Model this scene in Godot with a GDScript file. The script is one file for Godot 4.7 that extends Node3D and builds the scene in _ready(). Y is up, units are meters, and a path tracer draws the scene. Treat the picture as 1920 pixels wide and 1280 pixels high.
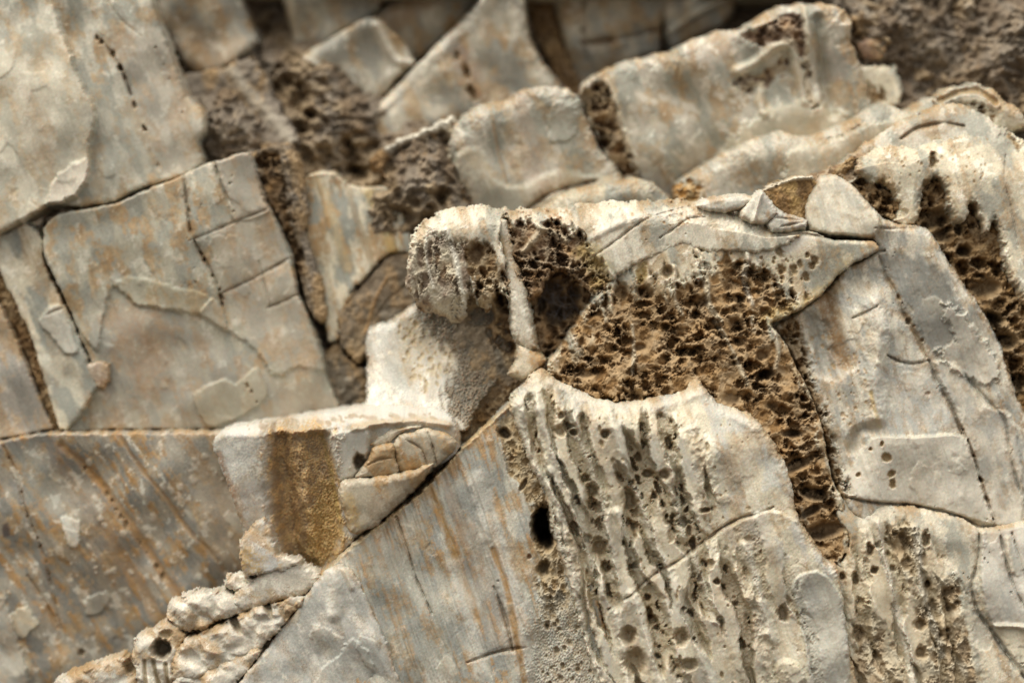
extends Node3D

# A weathered outcrop of bedded marble. Lengths are millimetres on the rock face (x to the right, y down), turned to metres when a rock is committed.
const REACH := 8.0            # metres from the lens to the rock face
const PITCH := 10.0           # how far the lens looks down

const WHITE := Color(0.72, 0.675, 0.575)
const CREAM := Color(0.58, 0.51, 0.385)
const GREY := Color(0.315, 0.298, 0.243)
const BLUE := Color(0.28, 0.272, 0.228)
const TAN := Color(0.41, 0.295, 0.17)
const OCHRE := Color(0.37, 0.20, 0.07)
const RUST := Color(0.28, 0.13, 0.06)
const BROWN := Color(0.20, 0.122, 0.06)
const EARTH := Color(0.20, 0.165, 0.13)
const DIRT := Color(0.12, 0.085, 0.055)

var face := Basis()
var lens_at := Vector3.ZERO
var marble: StandardMaterial3D
var earth: StandardMaterial3D
var n_low: FastNoiseLite
var n_mid: FastNoiseLite
var n_fine: FastNoiseLite
var n_cell: FastNoiseLite
var n_ridge: FastNoiseLite
var n_streak: FastNoiseLite
var n_step: FastNoiseLite
var rng := RandomNumberGenerator.new()

class Rock:
	var title := ""
	var x0 := 0.0
	var y0 := 0.0
	var s := 2.0
	var nx := 0
	var ny := 0
	var h := PackedFloat32Array()
	var c := PackedColorArray()
	var lab := PackedByteArray()
	var d := PackedFloat32Array()
	var parts: Array[String] = []
	var rough: Array[bool] = []
	var w0 := 0.0
	var cx := 0.0
	var cy := 0.0
	var o := {}


func noise(kind: int, octaves: int, number: int) -> FastNoiseLite:
	var n := FastNoiseLite.new()
	n.noise_type = kind
	n.seed = number
	n.frequency = 1.0
	n.fractal_type = FastNoiseLite.FRACTAL_FBM if octaves > 1 else FastNoiseLite.FRACTAL_NONE
	n.fractal_octaves = octaves
	return n


func setup_noise() -> void:
	n_low = noise(FastNoiseLite.TYPE_SIMPLEX_SMOOTH, 3, 11)
	n_mid = noise(FastNoiseLite.TYPE_SIMPLEX_SMOOTH, 4, 23)
	n_mid.fractal_gain = 0.55
	n_fine = noise(FastNoiseLite.TYPE_SIMPLEX, 2, 37)
	n_streak = noise(FastNoiseLite.TYPE_SIMPLEX_SMOOTH, 3, 53)
	n_step = noise(FastNoiseLite.TYPE_SIMPLEX_SMOOTH, 1, 131)
	n_cell = noise(FastNoiseLite.TYPE_CELLULAR, 1, 71)
	n_cell.cellular_distance_function = FastNoiseLite.DISTANCE_EUCLIDEAN
	n_cell.cellular_return_type = FastNoiseLite.RETURN_DISTANCE2_SUB
	n_cell.cellular_jitter = 1.0
	n_ridge = noise(FastNoiseLite.TYPE_SIMPLEX_SMOOTH, 3, 97)
	n_ridge.fractal_type = FastNoiseLite.FRACTAL_RIDGED


func P(a: Array) -> PackedVector2Array:
	var p := PackedVector2Array()
	for i in range(0, a.size(), 2):
		p.append(Vector2(a[i], a[i + 1]))
	return p


# a rounded run through the points
func flowing(p: PackedVector2Array, closed: bool) -> PackedVector2Array:
	var n := p.size()
	var q := PackedVector2Array()
	var last := n if closed else n - 1
	for i in last:
		var p0 := p[(i - 1 + n) % n] if closed else p[maxi(i - 1, 0)]
		var p1 := p[i]
		var p2 := p[(i + 1) % n]
		var p3 := p[(i + 2) % n] if closed else p[mini(i + 2, n - 1)]
		var parts := clampi(int(p1.distance_to(p2) / 9.0), 1, 5)
		for k in parts:
			q.append(p1.lerp(p2, float(k) / parts).lerp(p1.cubic_interpolate(p2, p0, p3, float(k) / parts), 0.7))
	if not closed:
		q.append(p[n - 1])
	return q


# signed distance to an outline (inside positive), or the distance to a line, no larger than most
func reach(g: Rock, p: PackedVector2Array, most: float, closed: bool) -> PackedFloat32Array:
	var f := PackedFloat32Array()
	f.resize(g.nx * g.ny)
	f.fill(most)
	var n := p.size()
	var segs := n if closed else n - 1
	for k in segs:
		var a := p[k]
		var b := p[(k + 1) % n]
		var i0 := maxi(int((minf(a.x, b.x) - most - g.x0) / g.s), 0)
		var i1 := mini(int((maxf(a.x, b.x) + most - g.x0) / g.s) + 1, g.nx - 1)
		var j0 := maxi(int((minf(a.y, b.y) - most - g.y0) / g.s), 0)
		var j1 := mini(int((maxf(a.y, b.y) + most - g.y0) / g.s) + 1, g.ny - 1)
		var ex := b.x - a.x
		var ey := b.y - a.y
		var inv := 1.0 / maxf(ex * ex + ey * ey, 0.0001)
		for j in range(j0, j1 + 1):
			var py := g.y0 + j * g.s - a.y
			var row := j * g.nx
			for i in range(i0, i1 + 1):
				var px := g.x0 + i * g.s - a.x
				var t := clampf((px * ex + py * ey) * inv, 0.0, 1.0)
				var dx := px - ex * t
				var dy := py - ey * t
				var dd := sqrt(dx * dx + dy * dy)
				if dd < f[row + i]:
					f[row + i] = dd
	if closed:
		for j in g.ny:
			var y := g.y0 + j * g.s + 0.013
			var cuts := PackedFloat32Array()
			for k in n:
				var a := p[k]
				var b := p[(k + 1) % n]
				if (a.y > y) != (b.y > y):
					cuts.append(a.x + (y - a.y) / (b.y - a.y) * (b.x - a.x))
			cuts.sort()
			var row := j * g.nx
			var at := 0
			for i in g.nx:
				var x := g.x0 + i * g.s
				while at < cuts.size() and cuts[at] < x:
					at += 1
				if at % 2 == 0:
					f[row + i] = -f[row + i]
	return f


# the cells that a feature can touch
func span(g: Rock, p: PackedVector2Array, most: float) -> Rect2i:
	var lo := p[0]
	var hi := p[0]
	for q in p:
		lo = lo.min(q)
		hi = hi.max(q)
	var i0 := clampi(int((lo.x - most - g.x0) / g.s), 0, g.nx - 1)
	var j0 := clampi(int((lo.y - most - g.y0) / g.s), 0, g.ny - 1)
	var i1 := clampi(int((hi.x + most - g.x0) / g.s) + 1, 0, g.nx - 1)
	var j1 := clampi(int((hi.y + most - g.y0) / g.s) + 1, 0, g.ny - 1)
	return Rect2i(i0, j0, maxi(i1 - i0 + 1, 0), maxi(j1 - j0 + 1, 0))


# a rock's face: outline, distance from the face plane, and what it is made of
func rock(title: String, depth: float, outline: Array, o := {}) -> Rock:
	var g := Rock.new()
	g.title = title
	g.w0 = depth
	var p := P(outline)
	if o.get("flow", true):
		p = flowing(p, true)
	var ew: float = o.get("ew", 6.0)
	var rag: float = o.get("rag", 3.0)
	g.s = o.get("s", 2.0)
	var lo := p[0]
	var hi := p[0]
	for q in p:
		lo = lo.min(q)
		hi = hi.max(q)
	lo = (lo - Vector2.ONE * (ew + rag * 2.0)).max(Vector2.ONE * (-950.0 if o.get("wide", false) else -70.0))
	hi = (hi + Vector2.ONE * (ew + rag * 2.0)).min(Vector2(2900, 2200) if o.get("wide", false) else Vector2(1990, 1350))
	g.x0 = lo.x
	g.y0 = lo.y
	g.nx = int((hi.x - lo.x) / g.s) + 2
	g.ny = int((hi.y - lo.y) / g.s) + 2
	g.cx = (lo.x + hi.x) / 2.0
	g.cy = (lo.y + hi.y) / 2.0
	g.o = o
	var n := g.nx * g.ny
	g.h.resize(n)
	g.c.resize(n)
	g.lab.resize(n)
	g.parts.append(o.get("part", "rock_face"))
	g.rough.append(o.get("rough", false))
	var r: float = o.get("r", 9.0)
	var rt: float = o.get("rt", r)
	g.d = reach(g, p, maxf(maxf(maxf(r, rt), ew), 24.0) + rag * 2.0 + 4.0, true)
	var tx: float = o.get("tx", 0.0)
	var ty: float = o.get("ty", 0.0)
	var und: float = o.get("und", 8.0)
	var mid: float = o.get("mid", 2.0)
	var fine: float = o.get("fine", 0.35)
	var stripe: float = o.get("stripe", 0.8)
	var sw: float = o.get("sw", 14.0)
	var ang: float = deg_to_rad(o.get("ang", 18.0))
	var sa := sin(ang)
	var ca := cos(ang)
	var base: Color = o.get("base", CREAM)
	var second: Color = o.get("second", GREY)
	var gs: float = o.get("grey", 0.5)
	var tans: float = minf(o.get("tan", 0.35) * 1.5, 0.9)
	var och: float = o.get("och", 0.2) * 1.35
	var pale: float = o.get("pale", 0.3)
	var size: float = o.get("size", 1.0)
	var off: float = o.get("seed", 0.0) * 37.7
	var chip: float = o.get("chip", 0.0) if not o.get("rough", false) else 0.0
	var specks: float = o.get("specks", 0.5)
	var rust: float = o.get("rust", 0.5)
	var nodes: float = o.get("nodes", 0.0)
	var grain: float = o.get("grain", 0.2)
	var lumpy: float = o.get("lumps", 0.0)
	var lw: float = o.get("lw", 26.0)
	for j in g.ny:
		var y := g.y0 + j * g.s
		for i in g.nx:
			var x := g.x0 + i * g.s
			var k := j * g.nx + i
			var a := x * sa + y * ca + off
			var b := x * ca - y * sa + off
			var lowv := n_low.get_noise_2d(x / 170.0 / size + off, y / 170.0 / size)
			var midv := n_mid.get_noise_2d(x / 46.0 + off, y / 46.0)
			var finev := n_fine.get_noise_2d(x / 6.5 + off, y / 6.5)
			var streak := n_streak.get_noise_2d(a / sw / 11.0, b / sw)
			var tone := n_low.get_noise_2d(a / 150.0 / size + 40.0, b / 70.0 / size)
			var tone2 := n_mid.get_noise_2d(a / 120.0 / size + 70.0, b / 62.0 / size + 9.0)
			var midv2 := n_mid.get_noise_2d(x / 21.0 + off, y / 21.0 + 44.0)
			var hv := tx * (x - g.cx) + ty * (y - g.cy) + und * (1.7 * n_step.get_noise_2d(x / 210.0 + off, y / 210.0) + 0.55 * n_step.get_noise_2d(x / 95.0, y / 95.0 + off)) + 0.45 * mid * midv * (0.3 + 1.5 * clampf(0.4 + 1.6 * tone2, 0.0, 1.0)) + 0.42 * fine * finev + stripe * streak
			if chip > 0.0:
				var q := (n_step.get_noise_2d(b / 210.0 + off + 7.0, a / 330.0) + 0.05 * midv + 0.02 * midv2) * 3.6
				var fq := floorf(q)
				hv += chip * (fq + smoothstep(0.0, 0.07, q - fq)) - chip * q * 0.5
			if nodes > 0.0:
				var cv := n_cell.get_noise_2d((b + 8.0 * midv) / 44.0 + off, (a + 9.0 * lowv) / 64.0) + 1.0
				hv += nodes * (smoothstep(0.0, 0.55, cv) - 0.5) * clampf(0.7 + 1.5 * lowv, 0.15, 1.2)
			if lumpy > 0.0:
				var qx := x + 9.0 * midv
				var qy := y + 9.0 * finev * 0.4 + 10.0 * lowv
				hv += lumpy * (n_ridge.get_noise_2d(qx / lw / 1.8 + off, qy / lw) * 0.6 + midv * 0.55)
			g.h[k] = hv
			var w := clampf(0.5 + tone * 2.3 + streak * grain + midv * 0.85 + midv2 * 0.7, 0.0, 1.0)
			var col := base.lerp(second, clampf(w * 1.7 - 0.85 + gs - 0.06, 0.0, 1.0))
			var w2 := smoothstep(-0.03, 0.33, tone2 + streak * grain * 0.6 + finev * 0.16 + midv2 * 0.4)
			col = col.lerp(TAN.lerp(Color(0.30, 0.185, 0.085), clampf(0.4 + 1.6 * midv, 0.0, 0.8)), w2 * tans)
			var w3 := smoothstep(0.16, 0.5, streak * (0.3 + grain) + tone2 * 0.45 - lowv * 0.25 + finev * 0.2 + midv2 * 0.3)
			col = col.lerp(OCHRE, w3 * och)
			var w4 := smoothstep(0.27, 0.38, midv * 0.6 + midv2 * 0.5 - tone * 0.45 + finev * 0.1)
			col = col.lerp(WHITE, w4 * pale)
			var micro := n_fine.get_noise_2d(x / 3.4 + off + 500.0, y / 3.4)
			g.h[k] += 0.1 * micro
			col = col * (1.0 + 0.15 * finev + 0.14 * midv + 0.2 * midv2 + 0.14 * micro)
			var speck := smoothstep(0.42, 0.62, n_fine.get_noise_2d(x / 3.1 + 90.0, y / 3.1 + off)) * clampf(0.25 + 2.2 * tone2 + midv, 0.0, 1.0)
			col = col.lerp(BROWN, speck * specks)
			var ed := g.d[k]
			if rust > 0.0 and ed < 26.0:
				var ev := clampf(0.35 + 1.5 * tone2 + 0.9 * midv, 0.0, 1.0)
				col = col.lerp(Color(0.36, 0.235, 0.115), rust * ev * (1.0 - smoothstep(0.0, 8.0 + 18.0 * ev, ed + 3.0 * finev)))
			g.c[k] = col
	return g


# a crack or seam: a groove along a line, brown earth beside it
func crack(g: Rock, line: Array, width := 3.0, deep := 10.0, tint := BROWN, strength := 0.75, halo := 5.0) -> void:
	var p := flowing(P(line), false)
	var most := maxf(width + halo + 4.0, width * 4.0)
	var f := reach(g, p, most, false)
	var box := span(g, p, most)
	for j in range(box.position.y, box.end.y):
		for i in range(box.position.x, box.end.x):
			var k := j * g.nx + i
			var dd := f[k]
			if dd >= most:
				continue
			var x := g.x0 + i * g.s
			var y := g.y0 + j * g.s
			var nv := n_mid.get_noise_2d(x / 18.0 + 5.0, y / 18.0)
			var lv := n_low.get_noise_2d(x / 60.0 + 12.0, y / 60.0)
			var ends := smoothstep(0.0, 26.0, minf(Vector2(x, y).distance_to(p[0]), Vector2(x, y).distance_to(p[p.size() - 1])))
			var ww := width * (0.8 + 1.0 * nv + 0.9 * lv) * (0.35 + 0.65 * ends)
			dd += 3.0 * nv
			var m := (1.0 - smoothstep(ww * 0.25, maxf(ww, 1.4), dd)) * clampf(0.75 + 1.4 * lv, 0.15, 1.0)
			g.h[k] -= deep * m * (0.8 + 0.4 * nv) + deep * 0.3 * (1.0 - smoothstep(0.0, ww * 3.0 + 1.0, dd))
			var t := (1.0 - smoothstep(ww * 0.4, ww + halo, dd + 2.5 * n_fine.get_noise_2d(x / 5.0, y / 5.0))) * strength * clampf(0.55 + 1.2 * lv + nv * 0.8, 0.1, 1.0)
			if t > 0.0:
				g.c[k] = g.c[k].lerp(tint, t)


# a round or long pit
func pit(g: Rock, x: float, y: float, rx: float, ry: float, deep: float, lean := 0.0, tint := BROWN, strength := 0.8) -> void:
	var most := maxf(rx, ry) * 1.6
	if rx > 6.0 and deep > 0.0 and deep < 40.0: deep *= 1.35
	var box := span(g, PackedVector2Array([Vector2(x, y)]), most)
	var sa := sin(deg_to_rad(lean))
	var ca := cos(deg_to_rad(lean))
	for j in range(box.position.y, box.end.y):
		for i in range(box.position.x, box.end.x):
			var k := j * g.nx + i
			var dx := g.x0 + i * g.s - x
			var dy := g.y0 + j * g.s - y
			var u := (dx * ca - dy * sa) / rx
			var v := (dx * sa + dy * ca) / ry
			var q := sqrt(u * u + v * v) + 0.30 * minf(1.0, 9.0 / rx) * n_fine.get_noise_2d((dx + x) / 17.0, (dy + y) / 17.0)
			if q < 1.5:
				g.h[k] -= deep * (1.0 - smoothstep(0.35, 1.15, q))
				g.c[k] = g.c[k].lerp(tint, strength * (1.0 - smoothstep(0.6, 1.15, q))).lerp(TAN, 0.35 * strength * (1.0 - smoothstep(0.9, 1.5, q)))


# a row of little holes along a seam
func beads(g: Rock, line: Array, size := 4.0, deep := 9.0, gap := 11.0, tint := BROWN) -> void:
	var p := P(line)
	for k in p.size() - 1:
		var steps := maxi(int(p[k].distance_to(p[k + 1]) / gap), 1)
		for q in steps:
			var here := p[k].lerp(p[k + 1], float(q) / steps)
			if rng.randf() < 0.3 or n_low.get_noise_2d(here.x / 34.0, here.y / 34.0) < -0.2:
				continue
			var at := p[k].lerp(p[k + 1], (q + rng.randf() * 1.6 - 0.4) / steps) + Vector2(rng.randf_range(-2, 2), rng.randf_range(-2, 2))
			var z := size * lerpf(0.35, 1.3, pow(rng.randf(), 1.3))
			pit(g, at.x, at.y, z, z * rng.randf_range(1.0, 2.0), deep * rng.randf_range(0.6, 1.2), rng.randf_range(0, 30), tint)


# pits strewn over a region, long ones along the bedding
func strew(g: Rock, outline: Array, many: int, small: float, large: float, deep: float, lean := 16.0, stretch := 1.7, tint := BROWN) -> void:
	var p := P(outline)
	var lo := p[0]
	var hi := p[0]
	for q in p:
		lo = lo.min(q)
		hi = hi.max(q)
	var made := 0
	var tries := 0
	while made < many and tries < many * 12:
		tries += 1
		var at := Vector2(rng.randf_range(lo.x, hi.x), rng.randf_range(lo.y, hi.y))
		if not Geometry2D.is_point_in_polygon(at, p):
			continue
		made += 1
		var z := lerpf(small, large, pow(rng.randf(), 2.2))
		pit(g, at.x, at.y, z, z * rng.randf_range(0.9, stretch), deep * (0.4 + 0.6 * z / large), lean + rng.randf_range(-12, 12), tint, 0.75)


# a plate of rock standing proud of (or sunk below) the face
func flake(g: Rock, outline: Array, up: float, soft := 3.0, tint := CREAM, strength := 0.0, part := "", rag := 5.0, fade := []) -> void:
	var p := flowing(P(outline), true)
	var most := soft * 2.0 + rag * 2.0 + 3.0
	var f := reach(g, p, most, true)
	var box := span(g, p, most)
	var index := part_index(g, part, false) if part else 0
	for j in range(box.position.y, box.end.y):
		for i in range(box.position.x, box.end.x):
			var k := j * g.nx + i
			if f[k] <= -most:
				continue
			var x := g.x0 + i * g.s
			var y := g.y0 + j * g.s
			var nv := n_mid.get_noise_2d(x / 26.0 + 3.0, y / 26.0)
			var m := smoothstep(-soft, soft, f[k] + rag * nv)
			if fade:
				m *= smoothstep(0.0, 1.0, (Vector2(x, y) - Vector2(fade[0], fade[1])).dot(Vector2(fade[2] - fade[0], fade[3] - fade[1])) / Vector2(fade[2] - fade[0], fade[3] - fade[1]).length_squared())
			g.h[k] += up * m
			if strength > 0.0:
				g.c[k] = g.c[k].lerp(tint * (1.0 + 0.14 * nv + 0.1 * n_fine.get_noise_2d(x / 6.0, y / 6.0)), m * strength)
			if index and m > 0.5:
				g.lab[k] = index


func part_index(g: Rock, part: String, rough: bool) -> int:
	g.parts.append(part)
	g.rough.append(rough)
	return g.parts.size() - 1


# thin shells of rock spalled off, or left standing, here and there
func spall(g: Rock, outline: Array, many: int, small: float, large: float, up := 4.0, lean := 18.0) -> void:
	var p := P(outline)
	var lo := p[0]
	var hi := p[0]
	for q in p:
		lo = lo.min(q)
		hi = hi.max(q)
	for n in many:
		var at := Vector2(rng.randf_range(lo.x, hi.x), rng.randf_range(lo.y, hi.y))
		var size := lerpf(small, large, pow(rng.randf(), 1.8))
		var turn := deg_to_rad(90.0 - lean + rng.randf_range(-25, 25))
		var long := rng.randf_range(1.0, 2.2)
		var around := []
		for q in 9:
			var r := size * rng.randf_range(0.6, 1.25)
			var v := Vector2(cos(TAU * q / 9.0) * r * long, sin(TAU * q / 9.0) * r).rotated(turn)
			around.append(at.x + v.x)
			around.append(at.y + v.y)
		if not Geometry2D.is_point_in_polygon(at, p):
			continue
		var high := rng.randf_range(0.5, 1.0) * up * (-1.0 if rng.randf() < 0.4 else 1.0)
		var tints := [CREAM, WHITE, GREY, TAN, CREAM]
		var lean_to := Vector2.from_angle(rng.randf() * TAU) * size
		flake(g, around, high, rng.randf_range(1.6, 4.0), tints[rng.randi() % 5], rng.randf_range(0.0, 0.4), "", size * 0.2, [at.x - lean_to.x * 1.1, at.y - lean_to.y * 1.1, at.x + lean_to.x * 0.7, at.y + lean_to.y * 0.7])


# a stain with a ragged border: only colour
func stain(g: Rock, outline: Array, tint: Color, strength := 0.6, soft := 14.0, rag := 16.0, grain := 0.5) -> void:
	var p := flowing(P(outline), true)
	var most := soft + rag
	var f := reach(g, p, most, true)
	var box := span(g, p, most)
	for j in range(box.position.y, box.end.y):
		for i in range(box.position.x, box.end.x):
			var k := j * g.nx + i
			if f[k] <= -most:
				continue
			var x := g.x0 + i * g.s
			var y := g.y0 + j * g.s
			var nv := n_mid.get_noise_2d(x / 34.0 + 8.0, y / 34.0)
			var m := smoothstep(-soft, soft, f[k] + rag * nv)
			var fv := n_fine.get_noise_2d(x / 7.0 + 30.0, y / 7.0)
			m *= clampf(1.0 - grain * (0.5 - fv * 1.1 - nv * 0.6), 0.0, 1.0)
			g.c[k] = g.c[k].lerp(tint * (1.0 + 0.12 * fv), m * strength)


# a gritty patch: grain that stands out, and its colour
func grit(g: Rock, outline: Array, rise: float, tint: Color, second: Color, strength := 0.9, soft := 8.0) -> void:
	var p := flowing(P(outline), true)
	var most := soft * 2.0 + 4.0
	var f := reach(g, p, most, true)
	var box := span(g, p, most)
	for j in range(box.position.y, box.end.y):
		for i in range(box.position.x, box.end.x):
			var k := j * g.nx + i
			if f[k] <= -most:
				continue
			var x := g.x0 + i * g.s
			var y := g.y0 + j * g.s
			var nv := n_mid.get_noise_2d(x / 20.0 + 8.0, y / 34.0)
			var fv := n_fine.get_noise_2d(x / 5.0 + 30.0, y / 5.6)
			var m := smoothstep(-soft, soft, f[k] + soft * 1.6 * nv)
			g.h[k] += m * (rise * fv + rise * 1.5 * nv)
			g.c[k] = g.c[k].lerp(tint.lerp(second, clampf(0.5 + 1.3 * nv + 0.5 * fv, 0.0, 1.0)) * (1.0 + 0.34 * fv), m * strength)


# a band along a line: a hollow (deep > 0) or a rib (deep < 0), tinted
func band(g: Rock, line: Array, width: float, deep: float, tint := TAN, strength := 0.0, rag := 0.25, grain := 0.3) -> void:
	var p := flowing(P(line), false)
	var most := width * (1.0 + rag) + 3.0
	var f := reach(g, p, most, false)
	var box := span(g, p, most)
	for j in range(box.position.y, box.end.y):
		for i in range(box.position.x, box.end.x):
			var k := j * g.nx + i
			if f[k] >= most:
				continue
			var x := g.x0 + i * g.s
			var y := g.y0 + j * g.s
			var nv := n_mid.get_noise_2d(x / 24.0 + 13.0, y / 24.0)
			var q := clampf(f[k] / width + rag * (0.45 * nv + 0.5 * n_step.get_noise_2d(x / 36.0, y / 52.0)), 0.0, 1.0)
			var m := 1.0 - q * q * (3.0 - 2.0 * q)
			g.h[k] -= deep * m
			if strength > 0.0:
				var fv := n_fine.get_noise_2d(x / 6.0 + 30.0, y / 6.0)
				g.c[k] = g.c[k].lerp(tint * (1.0 + 0.15 * fv), clampf(m * 1.5, 0.0, 1.0) * strength * clampf(1.0 - grain * (0.4 - fv - nv), 0.0, 1.0))


# a bend in the face along a straight line: the surface falls away on either side
func fold(g: Rock, ax: float, ay: float, bx: float, by: float, left: float, right: float, soft := 18.0, most := 200.0) -> void:
	var along := (Vector2(bx, by) - Vector2(ax, ay)).normalized()
	for j in g.ny:
		var y := g.y0 + j * g.s
		for i in g.nx:
			var x := g.x0 + i * g.s
			var q := along.x * (y - ay) - along.y * (x - ax) + 5.0 * n_low.get_noise_2d(x / 80.0, y / 80.0 + 31.0)
			var e := sqrt(q * q + soft * soft) - soft
			g.h[j * g.nx + i] -= minf(e * (right if q > 0.0 else left), most)


# the face swings out towards the foot, as the inside of a bowl does
func sweep(g: Rock, top: float, foot: float, out: float) -> void:
	for j in g.ny:
		var t := clampf((g.y0 + j * g.s - top) / (foot - top), 0.0, 1.2)
		for i in g.nx:
			g.h[j * g.nx + i] += out * t * t


# the surface falls back above a lip (slope mm per mm): the upper face of a ledge
func upper_face(g: Rock, line: Array, slope: float, tint := WHITE, strength := 0.0, most := 400.0) -> void:
	var p := flowing(P(line), false)
	for j in g.ny:
		var y := g.y0 + j * g.s
		for i in g.nx:
			var x := g.x0 + i * g.s
			if x < p[0].x or x > p[p.size() - 1].x:
				continue
			var q := 1
			while q < p.size() - 1 and p[q].x < x:
				q += 1
			var ly := lerpf(p[q - 1].y, p[q].y, clampf((x - p[q - 1].x) / maxf(p[q].x - p[q - 1].x, 0.01), 0.0, 1.0)) + 3.0 * n_mid.get_noise_2d(x / 30.0, 4.0)
			var t := ly - y
			if t > -8.0:
				var k := j * g.nx + i
				var e := (t + 8.0) * (t + 8.0) / 32.0 if t < 8.0 else t
				g.h[k] -= minf(e * slope, most)
				if strength > 0.0:
					g.c[k] = g.c[k].lerp(tint * (1.0 + 0.08 * n_fine.get_noise_2d(x / 8.0, y / 3.0)), smoothstep(-6.0, 6.0, t) * strength)


# honeycomb weathering: cells eaten into brown earthy rock, with pale fingers left between
func comb(g: Rock, outline: Array, o := {}) -> void:
	var deep: float = o.get("deep", 16.0)
	var sink: float = o.get("sink", 8.0)
	var cell: float = o.get("cell", 19.0)
	var soft: float = o.get("soft", 9.0)
	var drip: float = o.get("drip", 14.0)
	var rim: Color = o.get("rim", TAN)
	var low: Color = o.get("low", BROWN)
	var rimmed: float = o.get("pale", 0.45)
	var lean: float = deg_to_rad(o.get("lean", 14.0))
	var squash: float = o.get("squash", 0.85)
	var part: String = o.get("part", "honeycomb_patch")
	var index := part_index(g, part, true) if part else 0
	var p := flowing(P(outline), true)
	var most := soft + drip + 8.0
	var f := reach(g, p, most, true)
	var box := span(g, p, most)
	var sa := sin(lean)
	var ca := cos(lean)
	for j in range(box.position.y, box.end.y):
		for i in range(box.position.x, box.end.x):
			var k := j * g.nx + i
			if f[k] <= -most:
				continue
			var x := g.x0 + i * g.s
			var y := g.y0 + j * g.s
			var a := x * sa + y * ca
			var b := x * ca - y * sa
			var finger := n_low.get_noise_2d(a / 110.0 + 3.0, b / 30.0)
			var nv := n_mid.get_noise_2d(x / 30.0 + 2.0, y / 30.0)
			var fv := n_fine.get_noise_2d(x / 7.0, y / 7.0)
			var m := smoothstep(-soft, soft, f[k] + drip * finger * 1.5 + 8.0 * nv)
			if m <= 0.0:
				continue
			var wx := b + 9.0 * nv + 3.0 * fv
			var wy := a + 8.0 * n_mid.get_noise_2d(x / 30.0 + 60.0, y / 30.0) + 3.0 * fv
			var size := cell * (1.0 + 0.25 * n_low.get_noise_2d(x / 90.0, y / 90.0) * 0.0)
			var v := n_cell.get_noise_2d(wx / size / 1.55, wy / size / 1.55 / squash) + 1.0
			var v2 := n_cell.get_noise_2d(wx / size / 0.62 + 31.0, wy / size / 0.62 + 7.0) + 1.0
			var hole := smoothstep(0.13, 0.5, v + 0.3 * nv)
			var hole2 := smoothstep(0.22, 0.7, v2 + 0.25 * nv)
			var patch := clampf(0.6 + 1.5 * n_low.get_noise_2d(x / 75.0 + 9.0, y / 75.0), 0.12, 1.3)
			g.h[k] -= m * (sink + 1.3 * deep * patch * (hole * 0.9 + hole2 * 0.45) - 6.0 * nv - 9.0 * n_low.get_noise_2d(x / 60.0 + 5.0, y / 60.0) - 0.9 * fv)
			var col := rim.lerp(low, clampf(0.34 + 0.6 * hole + 0.9 * nv + 0.25 * fv, 0.0, 1.0))
			col = col.lerp(CREAM, (rimmed + 1.1 * (1.0 - m)) * (1.0 - smoothstep(0.05, 0.42, v)) * clampf(0.6 + 1.4 * n_low.get_noise_2d(x / 60.0 + 20.0, y / 60.0), 0.0, 1.0))
			col = col.lerp(OCHRE, 0.3 * smoothstep(0.1, 0.5, n_mid.get_noise_2d(x / 50.0 + 90.0, y / 50.0)))
			g.c[k] = g.c[k].lerp(col * (1.0 + 0.16 * fv), smoothstep(0.2, 0.8, m + 0.35 * (hole - 0.6)))
			if index and m > 0.5:
				g.lab[k] = index


# fluting: ribs and furrows along the bedding, with pits in the furrows
func flute(g: Rock, outline: Array, o := {}) -> void:
	var high: float = o.get("high", 9.0)
	var sw: float = o.get("sw", 26.0)
	var deep: float = o.get("deep", 12.0)
	var cell: float = o.get("cell", 11.0)
	var soft: float = o.get("soft", 26.0)
	var lean: float = deg_to_rad(o.get("lean", 16.0))
	var low: Color = o.get("low", Color(0.30, 0.205, 0.105))
	var most := soft + 14.0
	var p := flowing(P(outline), true)
	var f := reach(g, p, most, true)
	var box := span(g, p, most)
	var sa := sin(lean)
	var ca := cos(lean)
	for j in range(box.position.y, box.end.y):
		for i in range(box.position.x, box.end.x):
			var k := j * g.nx + i
			if f[k] <= -most:
				continue
			var x := g.x0 + i * g.s
			var y := g.y0 + j * g.s
			var nv := n_mid.get_noise_2d(x / 36.0 + 2.0, y / 36.0)
			var fv := n_fine.get_noise_2d(x / 6.0, y / 6.0)
			var m := smoothstep(-soft, soft, f[k] + 14.0 * nv)
			if m <= 0.0:
				continue
			var av := x * sa + y * ca
			var bv := x * ca - y * sa + 7.0 * nv + 16.0 * n_step.get_noise_2d(x / 150.0, y / 190.0)
			var st := n_step.get_noise_2d(av / 330.0 + 17.0, bv / sw) + 0.16 * n_step.get_noise_2d(av / 120.0 + 57.0, bv / sw * 2.3)
			var furrow := smoothstep(0.12, -0.34, st)
			var v := n_cell.get_noise_2d((bv + 3.0 * fv) / cell / 1.55, (av + 8.0 * nv) / cell / 2.6) + 1.0
			var gate := smoothstep(-0.12, 0.2, n_low.get_noise_2d(x / 48.0 + 71.0, y / 48.0) + 0.3 * nv)
			var hole := smoothstep(0.16, 0.62, v + 0.15 * nv) * gate
			g.h[k] += m * (high * (1.0 - 1.6 * furrow) - deep * hole * furrow - 1.2 * fv * furrow + 2.0 * nv * furrow)
			var col := CREAM.lerp(Color(0.45, 0.355, 0.225), furrow * clampf(0.6 + 0.9 * nv, 0.0, 1.0)).lerp(low, furrow * hole * 0.8)
			g.c[k] = g.c[k].lerp(col * (1.0 + 0.14 * fv + 0.1 * nv), m * (0.35 + 0.5 * furrow))


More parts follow.
